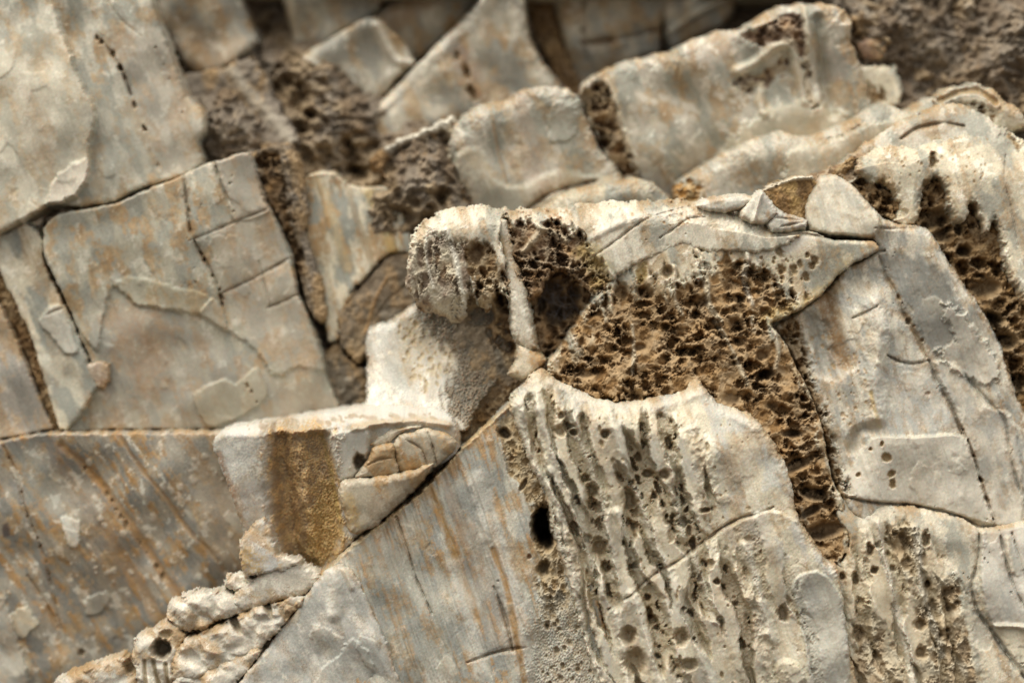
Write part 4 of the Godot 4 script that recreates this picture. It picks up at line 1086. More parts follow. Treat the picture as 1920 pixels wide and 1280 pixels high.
func build_right() -> void:
	# little pieces along the top of the ledge
	var bit := {"s": 1.7, "r": 8.0, "rt": 12.0, "base": Color(0.62, 0.57, 0.475), "second": Color(0.48, 0.45, 0.385), "tan": 0.3, "pale": 0.5, "und": 4.0, "mid": 5.0, "rag": 3.0, "drop": 60.0}
	var g := rock("marble_chip", 6, [1308, 384, 1322, 374, 1360, 368, 1400, 366, 1420, 372, 1400, 384, 1364, 396, 1330, 394], bit.merged({"seed": 42.0}, true))
	set_down(g, "flat white chip at the left of the broken top of the ledge", "stone", "chips on top of the ledge")
	g = rock("marble_chip", 22, [1390, 404, 1400, 384, 1420, 362, 1432, 358, 1450, 380, 1458, 400, 1440, 416, 1412, 418], bit.merged({"seed": 43.0, "grey": 0.6}, true))
	band(g, [1428, 362, 1420, 390, 1414, 414], 6.0, -7.0, WHITE, 0.4)
	set_down(g, "upright pointed pale grey chip standing on the ledge top", "stone", "chips on top of the ledge")
	g = rock("marble_chip", 16, [1440, 420, 1460, 392, 1472, 400, 1500, 408, 1514, 414, 1512, 426, 1480, 432, 1450, 434], bit.merged({"seed": 44.0}, true))
	crack(g, [1466, 424, 1500, 418, 1514, 416], 2.2, 6.0)
	crack(g, [1450, 408, 1480, 410, 1500, 412], 2.2, 5.0)
	set_down(g, "layered white chips beside the pointed chip on the ledge", "stone", "chips on top of the ledge")
	g = rock("rusty_hollow", -40, [1420, 372, 1440, 352, 1500, 330, 1530, 336, 1530, 400, 1520, 424, 1480, 416, 1450, 398], rough_stuff(45.0, {"base": Color(0.38, 0.25, 0.11), "second": BROWN, "lumps": 6.0, "lw": 12.0, "och": 0.4, "s": 1.7}))
	band(g, [1436, 352, 1480, 336, 1524, 332], 7.0, -12.0, WHITE, 0.7, 0.3)
	set_down(g, "rusty gritty hollow behind the pointed chip", "rock")
	# the shoulder
	g = rock("marble_shoulder", -14, [1512, 400, 1514, 374, 1522, 350, 1546, 330, 1572, 328, 1594, 342, 1622, 372, 1656, 410, 1690, 420, 1740, 428, 1766, 470, 1800, 520, 1832, 562, 1862, 610, 1882, 650, 1896, 700, 1920, 760, 1990, 880, 1990, 1060, 1880, 1040, 1760, 1000, 1620, 980, 1580, 930, 1560, 860, 1546, 800, 1520, 730, 1490, 660, 1462, 612, 1500, 588, 1552, 548, 1590, 500, 1640, 466, 1640, 448, 1560, 440, 1520, 430], {"seed": 46.0, "s": 1.7, "r": 7.0, "rt": 18.0, "grey": 0.36, "base": Color(0.582, 0.52, 0.419), "second": Color(0.4, 0.379, 0.328), "tan": 0.35, "pale": 0.5, "und": 8.0, "mid": 3.0, "ang": 18.0, "rag": 3.0, "stripe": 1.5, "drop": 45.0, "size": 0.45})
	flake(g, [1512, 400, 1516, 370, 1546, 328, 1594, 338, 1650, 408, 1640, 440, 1600, 444, 1520, 434], 16.0, 5.0, Color(0.585, 0.525, 0.415), 0.5, "corner_piece", 3.0)
	fold(g, 1655, 480, 1640, 800, 0.16, 0.25, 14.0)
	crack(g, [1514, 432, 1560, 440, 1600, 446, 1634, 452, 1640, 472], 3.0, 12.0, DIRT, 0.7, 3.0)
	crack(g, [1640, 428, 1690, 428, 1730, 424], 2.4, 6.0, BROWN, 0.5)
	crack(g, [1600, 496, 1640, 474, 1660, 470], 5.0, 14.0, BROWN, 0.7)
	stain(g, [1650, 480, 1700, 475, 1760, 500, 1800, 570, 1800, 640, 1760, 660, 1700, 600, 1670, 540], Color(0.19, 0.182, 0.158), 0.9, 10.0, 12.0, 0.2)
	stain(g, [1720, 580, 1770, 560, 1800, 620, 1770, 660], Color(0.33, 0.305, 0.264), 0.6)
	flake(g, [1770, 570, 1810, 590, 1850, 640, 1880, 690, 1860, 720, 1800, 700, 1760, 660, 1790, 640], 8.0, 5.0, Color(0.52, 0.47, 0.39), 0.6, "crust", 14.0)
	band(g, [1530, 600, 1545, 650, 1560, 690], 30.0, 20.0, Color(0.27, 0.265, 0.24), 0.6, 0.3)
	band(g, [1552, 556, 1564, 610, 1576, 660, 1584, 676], 26.0, 16.0, Color(0.30, 0.18, 0.085), 0.95, 0.25, 0.5)
	comb(g, [1462, 606, 1496, 600, 1516, 680, 1546, 770, 1570, 860, 1592, 930, 1570, 940, 1540, 830, 1510, 730, 1484, 660], {"cell": 13.0, "deep": 16.0, "drip": 6.0, "soft": 14.0, "pale": 0.3, "part": "pitted_border"})
	stain(g, [1520, 600, 1560, 600, 1560, 670, 1540, 660], BLUE, 0.5)
	crack(g, [1600, 596, 1624, 586, 1650, 570], 2.4, 7.0, BROWN, 0.4)
	crack(g, [1650, 480, 1664, 520, 1680, 548, 1696, 590, 1716, 620, 1740, 670], 6.0, 9.0, Color(0.38, 0.25, 0.13), 0.7, 6.0)
	pit(g, 1704, 602, 6, 9, 12.0, 0, DIRT)
	beads(g, [1680, 548, 1710, 600, 1740, 650], 3.5, 8.0, 14.0)
	band(g, [1640, 570, 1650, 620, 1640, 700, 1644, 780], 30.0, -22.0, Color(0.58, 0.55, 0.48), 0.5, 0.3)
	crack(g, [1664, 666, 1690, 678, 1716, 682, 1744, 676], 3.0, 10.0, DIRT, 0.6, 3.0)
	crack(g, [1746, 676, 1760, 716, 1786, 760, 1800, 796, 1808, 816], 5.0, 12.0, BROWN, 0.7, 8.0)
	flake(g, [1754, 680, 1800, 690, 1850, 760, 1900, 780, 1920, 860, 1920, 990, 1866, 985, 1850, 930, 1812, 820, 1790, 760], 7.0, 4.0, Color(0.48, 0.43, 0.36), 0.4, "side_slab", 4.0)
	beads(g, [1812, 810, 1830, 860, 1850, 920, 1866, 980], 5.0, 13.0, 15.0, DIRT)
	crack(g, [1806, 800, 1830, 860, 1850, 920, 1868, 984], 4.0, 10.0, BROWN, 0.6, 7.0)
	crack(g, [1812, 700, 1850, 744, 1890, 790, 1900, 860, 1920, 930], 4.0, 8.0, Color(0.28, 0.256, 0.218), 0.5, 5.0)
	band(g, [1632, 735, 1640, 770, 1650, 800], 7.0, 3.0, Color(0.46, 0.31, 0.11), 0.8, 0.4)
	pit(g, 1742, 738, 6, 4, 3.0, 0, RUST)
	band(g, [1600, 840, 1610, 810, 1640, 800], 16.0, 14.0, Color(0.46, 0.41, 0.34), 0.5)
	flake(g, [1576, 906, 1600, 872, 1626, 830, 1646, 816, 1720, 818, 1808, 815, 1826, 860, 1846, 920, 1866, 984, 1812, 970, 1770, 956, 1710, 946, 1640, 940, 1590, 930], 10.0, 3.0, Color(0.565, 0.51, 0.42), 0.75, "raised_slab", 3.0)
	crack(g, [1588, 932, 1640, 942, 1710, 948, 1772, 960, 1812, 974, 1850, 990, 1920, 990], 3.0, 13.0, BROWN, 0.7, 3.0)
	for hole in [[1653, 832, 4, 5], [1662, 858, 10, 9], [1672, 888, 7, 8], [1674, 906, 7, 10], [1610, 890, 5, 4], [1632, 842, 4, 4]]:
		pit(g, hole[0], hole[1], hole[2], hole[3], 9.0, 0, Color(0.36, 0.24, 0.11), 0.85)
	stain(g, [1650, 700, 1720, 690, 1790, 770, 1790, 800, 1660, 800], Color(0.46, 0.44, 0.40), 0.5)
	strew(g, [1500, 620, 1640, 640, 1640, 800, 1560, 800], 60, 1.5, 4.0, 2.5, 10.0, 1.6, Color(0.44, 0.3, 0.17))
	spall(g, [1500, 620, 1660, 480, 1760, 470, 1900, 760, 1900, 960, 1600, 920], 35, 6.0, 30.0, 2.4)
	set_down(g, "cracked grey and white shoulder of marble right of the honeycombed plate", "rock")
	# lower right
	g = rock("ribbed_slab", 2, [1570, 960, 1586, 934, 1640, 944, 1710, 950, 1770, 962, 1812, 976, 1850, 993, 1990, 993, 1990, 1350, 1540, 1350, 1560, 1200, 1560, 1080, 1584, 1050, 1594, 1010], {"seed": 47.0, "s": 1.7, "r": 6.0, "rt": 9.0, "grey": 0.12, "base": Color(0.572, 0.499, 0.381), "tan": 0.4, "pale": 0.45, "und": 7.0, "mid": 3.0, "rag": 3.0})
	stain(g, [1590, 1080, 1610, 1030, 1690, 990, 1760, 1060, 1800, 1170, 1840, 1350, 1620, 1350], Color(0.43, 0.33, 0.2), 0.75, 26.0, 26.0, 0.6)
	for patch in [[1672, 985, 1712, 980, 1728, 1040, 1722, 1086, 1690, 1090, 1676, 1040], [1722, 1096, 1786, 1080, 1812, 1170, 1836, 1330, 1740, 1330, 1728, 1190], [1596, 1170, 1660, 1170, 1700, 1330, 1620, 1330]]:
		comb(g, patch, {"cell": 17.0, "deep": 11.0, "sink": 3.0, "drip": 12.0, "soft": 12.0, "pale": 0.85, "rim": Color(0.446, 0.322, 0.187), "low": Color(0.24, 0.149, 0.0743), "lean": 16.0, "squash": 1.3})
	flute(g, [1590, 1080, 1610, 1020, 1690, 975, 1760, 1040, 1800, 1150, 1840, 1340, 1600, 1340], {"high": 12.0, "deep": 13.0, "sw": 36.0, "cell": 15.0})
	for hole in [[1690, 1020, 18, 24], [1700, 1056, 12, 12], [1632, 1030, 8, 13], [1604, 1084, 8, 12], [1580, 1080, 6, 8], [1640, 1068, 7, 7], [1610, 1188, 13, 17], [1726, 1170, 13, 13], [1728, 1222, 12, 14], [1780, 1108, 12, 10], [1784, 1140, 9, 9], [1736, 1010, 8, 18], [1776, 1190, 10, 14], [1742, 1094, 6, 7], [1680, 1000, 7, 8]]:
		pit(g, hole[0], hole[1], hole[2], hole[3], 18.0, 8, Color(0.27, 0.19, 0.11), 0.6)
	band(g, [1646, 980, 1654, 1030, 1670, 1090, 1684, 1150, 1700, 1210, 1716, 1290], 13.0, -13.0, Color(0.58, 0.53, 0.44), 0.85, 0.3)
	band(g, [1716, 990, 1722, 1040, 1730, 1100, 1752, 1170, 1770, 1230], 11.0, -12.0, Color(0.58, 0.53, 0.44), 0.8, 0.35)
	band(g, [1620, 1000, 1618, 1060, 1630, 1110, 1650, 1160], 11.0, -10.0, CREAM, 0.7, 0.4)
	crack(g, [1838, 994, 1838, 1040, 1822, 1100, 1836, 1150, 1860, 1180, 1900, 1240, 1930, 1280], 5.0, 14.0, Color(0.3, 0.286, 0.255), 0.6, 6.0)
	flake(g, [1842, 1000, 1872, 994, 1990, 994, 1990, 1240, 1920, 1180, 1866, 1176, 1846, 1130, 1838, 1080], 9.0, 3.5, Color(0.45, 0.425, 0.385), 0.6, "side_slab", 3.0)
	crack(g, [1876, 996, 1890, 1060, 1906, 1110, 1930, 1150], 3.5, 10.0, Color(0.32, 0.27, 0.22), 0.5, 5.0)
	crack(g, [1900, 1000, 1916, 1060, 1930, 1100], 3.0, 8.0, Color(0.32, 0.27, 0.22), 0.5, 5.0)
	band(g, [1890, 1010, 1892, 1040, 1898, 1070], 9.0, -6.0, CREAM, 0.5)
	flake(g, [1864, 1172, 1920, 1170, 1990, 1180, 1990, 1260, 1920, 1250, 1890, 1220], 8.0, 4.0, Color(0.54, 0.48, 0.36), 0.6, "raised_slab", 3.0)
	stain(g, [1800, 1020, 1836, 1010, 1820, 1100, 1850, 1180, 1810, 1160], BLUE, 0.5)
	spall(g, [1720, 960, 1980, 1000, 1980, 1340, 1800, 1340], 16, 7.0, 30.0, 2.4)
	fold(g, 1600, 1006, 1890, 1026, 0.45, 0.0, 18.0)
	set_down(g, "lower right slab with pale ribs, brown cells and layered grey plates at its side", "rock")
	# upper right formation
	g = rock("honeycomb_channel", -62, [1660, 330, 1700, 320, 1760, 330, 1850, 380, 1920, 520, 1990, 640, 1990, 900, 1920, 780, 1896, 720, 1870, 640, 1830, 580, 1780, 500, 1730, 440, 1650, 400, 1600, 360, 1560, 330, 1600, 296], rough_stuff(48.0, {"s": 1.8, "base": Color(0.36, 0.26, 0.15), "second": BROWN, "lumps": 12.0, "lw": 24.0}))
	comb(g, [1600, 300, 1700, 310, 1800, 330, 1900, 450, 1990, 640, 1990, 900, 1900, 720, 1830, 580, 1730, 430, 1600, 370], {"cell": 20.0, "deep": 30.0, "drip": 6.0, "pale": 0.2, "rim": Color(0.372, 0.24, 0.119), "low": Color(0.176, 0.103, 0.0465)})
	for hole in [[1760, 410, 30, 20], [1770, 440, 20, 16], [1810, 470, 16, 12], [1850, 540, 30, 20], [1860, 600, 26, 20], [1890, 640, 20, 16], [1800, 430, 10, 12], [1910, 720, 18, 24]]:
		pit(g, hole[0], hole[1], hole[2], hole[3], 30.0, 10, Color(0.14, 0.10, 0.06), 0.7)
	set_down(g, "brown cellular channel running down between the shoulder and the dripping white rock", "rock")
	g = rock("dripping_rock", -30, [1608, 318, 1620, 292, 1650, 272, 1700, 262, 1760, 244, 1800, 232, 1844, 226, 1890, 230, 1930, 262, 1990, 320, 1990, 640, 1920, 560, 1890, 500, 1880, 440, 1866, 410, 1850, 440, 1836, 400, 1822, 380, 1810, 412, 1796, 420, 1782, 390, 1776, 350, 1760, 330, 1740, 346, 1726, 380, 1722, 410, 1700, 424, 1676, 412, 1690, 390, 1680, 360, 1660, 340, 1640, 340], {"seed": 49.0, "s": 1.7, "r": 14.0, "rt": 56.0, "grey": 0.05, "base": Color(0.608, 0.53, 0.395), "tan": 0.35, "pale": 0.6, "und": 9.0, "mid": 3.5, "rag": 6.0, "drop": 60.0})
	for hole in [[1742, 350, 10, 16], [1752, 300, 8, 16], [1826, 392, 10, 14], [1870, 440, 8, 8], [1744, 370, 9, 10]]:
		pit(g, hole[0], hole[1], hole[2], hole[3], 18.0, 0, Color(0.26, 0.18, 0.10), 0.75)
	crack(g, [1890, 290, 1886, 340, 1900, 400, 1910, 460], 2.4, 4.0, Color(0.40, 0.36, 0.3), 0.4, 4.0)
	strew(g, [1640, 300, 1740, 270, 1850, 260, 1850, 340, 1680, 360], 50, 1.5, 4.0, 2.5, 10.0, 1.8, Color(0.42, 0.30, 0.17))
	comb(g, [1880, 250, 1910, 250, 1960, 320, 1990, 400, 1990, 340, 1920, 280], {"cell": 12.0, "deep": 9.0, "drip": 4.0, "pale": 0.3})
	fold(g, 1640, 326, 1960, 340, 0.55, 0.0, 24.0)
	set_down(g, "creamy rock at the right with drip like tongues hanging over brown cells", "rock")
	g = rock("marble_ridge", -75, [1480, 352, 1500, 330, 1556, 318, 1600, 286, 1644, 254, 1700, 222, 1752, 198, 1800, 188, 1850, 212, 1880, 240, 1850, 290, 1700, 300, 1640, 330, 1560, 350], {"seed": 50.0, "s": 2.0, "r": 12.0, "rt": 26.0, "grey": 0.15, "base": Color(0.57, 0.51, 0.41), "tan": 0.45, "pale": 0.5, "mid": 4.0, "rag": 5.0, "ty": 0.3})
	comb(g, [1500, 330, 1560, 312, 1610, 286, 1640, 282, 1630, 320, 1570, 348], {"cell": 11.0, "deep": 10.0, "drip": 5.0, "pale": 0.3, "rim": Color(0.353, 0.247, 0.158), "low": Color(0.207, 0.135, 0.0805)})
	stain(g, [1680, 240, 1760, 214, 1800, 220, 1700, 270], Color(0.36, 0.27, 0.18), 0.5)
	crack(g, [1690, 260, 1720, 240, 1770, 230, 1810, 236], 3.5, 9.0, BROWN, 0.6)
	set_down(g, "rough cream ridge running up behind the dripping white rock", "rock")
	g = rock("porous_boulder", -110, [1752, 188, 1764, 172, 1800, 160, 1832, 156, 1866, 166, 1890, 190, 1916, 206, 1926, 236, 1880, 250, 1800, 246, 1770, 220], {"seed": 51.0, "s": 2.0, "r": 14.0, "rt": 22.0, "grey": 0.1, "base": Color(0.54, 0.47, 0.35), "tan": 0.5, "mid": 5.0, "rag": 5.0})
	band(g, [1764, 188, 1800, 172, 1836, 170, 1868, 192], 9.0, 11.0, Color(0.34, 0.22, 0.1), 0.8, 0.3)
	comb(g, [1780, 200, 1830, 196, 1870, 210, 1860, 232, 1800, 232], {"cell": 12.0, "deep": 12.0, "drip": 4.0, "pale": 0.6, "rim": CREAM})
	set_down(g, "rounded knob with a curled pitted rim against the brown earthy slope", "rock")


func build_front() -> void:
	# striped slab
	var g := rock("striped_slab", 22, [598, 1086, 624, 1058, 648, 1034, 684, 1002, 728, 970, 780, 930, 824, 886, 868, 838, 910, 800, 958, 756, 1000, 770, 1060, 900, 1100, 1050, 1140, 1200, 1160, 1350, 700, 1350, 640, 1200], {"seed": 60.0, "s": 1.7, "r": 5.0, "rt": 9.0, "base": Color(0.46, 0.425, 0.35), "second": Color(0.315, 0.305, 0.268), "grey": 0.62, "tan": 0.5, "och": 0.4, "pale": 0.3, "und": 6.0, "mid": 2.2, "ang": 18.0, "stripe": 4.0, "sw": 17.0, "grain": 0.6, "rag": 3.5, "fine": 0.6, "tx": -0.02})
	band(g, [806, 912, 836, 990, 862, 1070, 894, 1160], 12.0, 3.0, Color(0.34, 0.19, 0.06), 0.9, 0.4)
	band(g, [830, 890, 850, 950, 872, 1020], 16.0, 2.0, Color(0.33, 0.25, 0.18), 0.6, 0.5)
	stain(g, [860, 970, 910, 1000, 960, 1200, 920, 1210, 880, 1100], Color(0.30, 0.25, 0.2), 0.65, 18.0, 16.0)
	band(g, [896, 906, 926, 1000, 946, 1060, 970, 1140, 990, 1260], 30.0, -6.0, Color(0.53, 0.49, 0.42), 0.75, 0.4)
	band(g, [924, 1030, 950, 1100, 966, 1180, 984, 1280], 9.0, 4.0, Color(0.34, 0.19, 0.065), 0.9, 0.4)
	crack(g, [926, 1100, 948, 1160, 962, 1220], 4.0, 9.0, BROWN, 0.4, 6.0)
	band(g, [850, 1060, 866, 1120, 884, 1180, 900, 1260], 24.0, -3.0, Color(0.56, 0.53, 0.46), 0.65, 0.4)
	crack(g, [876, 1242, 920, 1226, 960, 1216, 986, 1214], 3.0, 8.0, BROWN, 0.6, 3.0)
	crack(g, [742, 968, 764, 1030, 780, 1084, 810, 1150], 2.6, 7.0, BROWN, 0.5, 5.0)
	stain(g, [660, 1030, 740, 980, 800, 940, 780, 1000, 760, 1060, 690, 1080], Color(0.36, 0.30, 0.22), 0.5, 18.0)
	stain(g, [700, 1080, 780, 1060, 850, 1180, 860, 1300, 760, 1290], BLUE, 0.55, 26.0, 22.0)
	band(g, [602, 1080, 650, 1032, 690, 1000, 780, 930, 868, 840, 956, 760], 7.0, -3.0, Color(0.48, 0.36, 0.20), 0.65, 0.4)
	stain(g, [800, 1240, 840, 1230, 850, 1290, 800, 1290], WHITE, 0.6, 8.0, 14.0)
	# porous strip with the deep hole
	comb(g, [934, 792, 962, 770, 988, 860, 1020, 920, 1044, 1000, 1066, 1090, 1060, 1150, 1030, 1170, 1010, 1100, 1004, 1020, 1000, 960, 960, 890], {"cell": 10.0, "deep": 6.0, "sink": 5.0, "drip": 8.0, "soft": 10.0, "pale": 0.45, "rim": Color(0.47, 0.365, 0.225), "low": Color(0.33, 0.235, 0.13), "squash": 1.4, "part": "porous_strip"})
	grit(g, [1010, 1110, 1076, 1110, 1110, 1220, 1150, 1350, 990, 1350, 1000, 1220], 2.2, Color(0.40, 0.315, 0.2), Color(0.46, 0.43, 0.36), 0.75, 26.0)
	strew(g, [1020, 1110, 1076, 1110, 1110, 1220, 1140, 1340, 1010, 1340], 60, 1.8, 6.0, 8.0, 16.0, 1.8, Color(0.30, 0.215, 0.12))
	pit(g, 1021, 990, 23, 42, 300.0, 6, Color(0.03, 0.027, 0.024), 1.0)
	pit(g, 1020, 1064, 13, 15, 26.0, 6, Color(0.22, 0.17, 0.10), 0.8)
	pit(g, 946, 812, 16, 10, 26.0, -30, Color(0.12, 0.09, 0.06), 0.7)
	pit(g, 982, 908, 5, 14, 14.0, -30, Color(0.16, 0.12, 0.08), 0.7)
	pit(g, 992, 1044, 5, 5, 9.0, 0, RUST)
	stain(g, [1010, 1120, 1090, 1140, 1120, 1290, 1010, 1290], Color(0.36, 0.33, 0.27), 0.55, 20.0, 20.0, 0.9)
	spall(g, [660, 1040, 860, 870, 980, 1000, 1000, 1330, 740, 1330], 20, 5.0, 22.0, 1.8)
	set_down(g, "striped grey and ochre slab running down to the lower edge, with a deep black hole", "rock", "front slabs")
	# pale triangular slab
	g = rock("pale_slab", 26, [566, 1128, 600, 1080, 624, 1060, 640, 1056, 654, 1064, 666, 1074, 686, 1116, 706, 1160, 724, 1200, 744, 1262, 770, 1350, 400, 1350, 440, 1290, 482, 1236, 528, 1176], {"seed": 61.0, "s": 1.7, "r": 6.0, "rt": 12.0, "base": Color(0.53, 0.499, 0.44), "second": Color(0.42, 0.404, 0.359), "grey": 0.5, "tan": 0.15, "pale": 0.4, "och": 0.05, "und": 9.0, "mid": 2.5, "ang": 28.0, "size": 0.6})
	band(g, [620, 1070, 630, 1100, 628, 1150], 20.0, -9.0, WHITE, 0.5)
	band(g, [646, 1068, 660, 1100], 9.0, -5.0, CREAM, 0.5)
	flake(g, [660, 1196, 690, 1220, 700, 1260, 680, 1290, 640, 1350, 560, 1350, 600, 1260, 640, 1220], 4.0, 3.0, GREY, 0.2, "lower_layer", 6.0)
	stain(g, [650, 1170, 680, 1200, 670, 1240, 640, 1220], Color(0.32, 0.29, 0.26), 0.5)
	spall(g, [480, 1280, 640, 1080, 740, 1290], 9, 8.0, 34.0, 2.4, 28.0)
	set_down(g, "pale grey triangular slab at the lower edge, bounded by a dark slanting seam", "rock", "front slabs")
	# the comb of white ribs
	g = rock("ribbed_rock", 42, [956, 758, 980, 724, 1002, 698, 1014, 692, 1034, 706, 1062, 722, 1096, 738, 1124, 750, 1164, 755, 1230, 746, 1276, 736, 1296, 718, 1308, 704, 1318, 712, 1328, 736, 1350, 756, 1380, 766, 1408, 778, 1430, 800, 1452, 832, 1470, 868, 1482, 900, 1490, 936, 1500, 976, 1520, 1010, 1546, 1046, 1572, 1066, 1580, 1110, 1590, 1200, 1590, 1350, 1136, 1350, 1112, 1260, 1090, 1180, 1074, 1110, 1050, 1040, 1034, 980, 1022, 920, 1000, 880, 984, 840, 966, 790], {"seed": 62.0, "s": 1.6, "r": 9.0, "rt": 30.0, "ty": -0.08, "base": Color(0.608, 0.535, 0.405), "second": Color(0.47, 0.445, 0.39), "grey": 0.08, "tan": 0.35, "pale": 0.45, "och": 0.15, "und": 7.0, "mid": 3.2, "ang": 17.0, "stripe": 2.0, "sw": 19.0, "grain": 0.4, "rag": 4.0, "fine": 0.6})
	flute(g, [990, 770, 1020, 740, 1100, 770, 1200, 780, 1290, 800, 1330, 900, 1320, 1000, 1400, 1100, 1440, 1330, 1150, 1330, 1080, 1080, 1030, 920], {"high": 25.0, "deep": 24.0, "sw": 36.0})
	flute(g, [1380, 1010, 1440, 1000, 1500, 1100, 1560, 1330, 1400, 1330], {"high": 5.0, "deep": 6.0, "sw": 40.0})
	for line in [[972, 756, 985, 820, 1005, 870, 1035, 925, 1052, 1000, 1072, 1080, 1096, 1170, 1124, 1290], [1004, 735, 1020, 800, 1042, 856, 1074, 930, 1092, 996, 1108, 1050, 1132, 1112], [1066, 770, 1090, 830, 1110, 880, 1130, 950, 1142, 1020, 1154, 1086], [1142, 770, 1160, 830, 1180, 890, 1208, 960, 1230, 1030, 1252, 1062], [1160, 960, 1176, 1010, 1196, 1062, 1210, 1096], [1186, 1112, 1200, 1160, 1216, 1210, 1240, 1290], [1252, 1068, 1276, 1130, 1300, 1190, 1322, 1250, 1346, 1310], [1300, 1036, 1320, 1090, 1342, 1160], [1256, 850, 1266, 930, 1282, 1004], [1150, 1140, 1166, 1200, 1180, 1290], [1396, 1020, 1424, 1110, 1450, 1200]]:
		band(g, line, 14.0, -13.0, Color(0.60, 0.55, 0.45), 0.8, 0.5, 0.15)
	for hole in [[1053, 778, 8, 8], [1050, 806, 12, 12], [1076, 810, 8, 7], [1135, 812, 9, 10], [1216, 888, 11, 9], [1246, 888, 14, 10], [1180, 936, 15, 24], [1110, 920, 14, 16], [1108, 944, 12, 12], [1191, 988, 11, 10], [1125, 1026, 14, 20], [1138, 1064, 12, 12], [1230, 930, 9, 9], [1224, 1164, 12, 10], [1276, 1192, 16, 18], [1290, 1244, 18, 12], [1218, 1150, 9, 14], [1330, 1056, 10, 8], [1292, 996, 6, 14], [1260, 1000, 9, 14], [1254, 830, 9, 16], [1178, 1190, 18, 18], [1190, 1240, 26, 26], [1322, 956, 14, 5], [1470, 1150, 12, 18], [1300, 1020, 7, 16], [1344, 1090, 7, 7], [1214, 1120, 7, 8]]:
		pit(g, hole[0], hole[1], hole[2], hole[3], 21.0, 8, Color(0.34, 0.25, 0.145), 0.5)
	strew(g, [1020, 760, 1300, 760, 1380, 1000, 1380, 1280, 1150, 1290, 1090, 1050], 70, 1.6, 4.5, 6.0, 16.0, 2.2, Color(0.38, 0.28, 0.16))
	strew(g, [1020, 720, 1440, 800, 1480, 1000, 1560, 1280, 1380, 1280], 90, 1.5, 3.5, 3.0, 16.0, 1.8, Color(0.42, 0.31, 0.18))
	crack(g, [1140, 1142, 1190, 1110, 1226, 1076, 1268, 1052, 1290, 1036, 1316, 1018, 1352, 990, 1390, 970, 1416, 964, 1450, 950], 3.0, 12.0, BROWN, 0.55, 3.0)
	flake(g, [1140, 1146, 1192, 1112, 1232, 1078, 1286, 1044, 1320, 1022, 1354, 994, 1392, 974, 1440, 956, 1500, 980, 1580, 1080, 1590, 1350, 1150, 1350, 1120, 1240], 8.0, 2.5, CREAM, 0.0, "lower_layer", 3.0)
	flake(g, [1484, 1096, 1500, 1076, 1530, 1070, 1560, 1090, 1590, 1160, 1590, 1350, 1530, 1350, 1510, 1220, 1496, 1140], 5.0, 3.0, Color(0.43, 0.409, 0.355), 0.7, "side_slab", 3.0)
	flake(g, [1448, 1256, 1470, 1238, 1496, 1244, 1510, 1270, 1490, 1290, 1456, 1286], 10.0, 5.0, CREAM, 0.6, "raised_flake", 4.0)
	stain(g, [1340, 1090, 1400, 1080, 1430, 1180, 1400, 1210, 1350, 1180], Color(0.45, 0.36, 0.26), 0.5, 18.0, 18.0)
	stain(g, [1400, 970, 1440, 960, 1440, 1020, 1404, 1020], Color(0.36, 0.32, 0.29), 0.5)
	stain(g, [1370, 820, 1420, 840, 1410, 900, 1374, 890], Color(0.46, 0.34, 0.22), 0.5)
	band(g, [1330, 850, 1344, 900, 1350, 930], 36.0, -9.0, CREAM, 0.2)
	band(g, [1030, 716, 1090, 742, 1160, 764, 1240, 762, 1310, 740, 1370, 776, 1420, 800], 14.0, -5.0, Color(0.60, 0.55, 0.46), 0.5, 0.3)
	spall(g, [1160, 770, 1420, 800, 1480, 960, 1580, 1300, 1380, 1330], 24, 6.0, 28.0, 2.4)
	fold(g, 1000, 776, 1450, 850, 0.5, 0.0, 20.0)
	set_down(g, "cream rock with a comb of pitted ribs below the honeycombed plate", "rock", "front slabs")


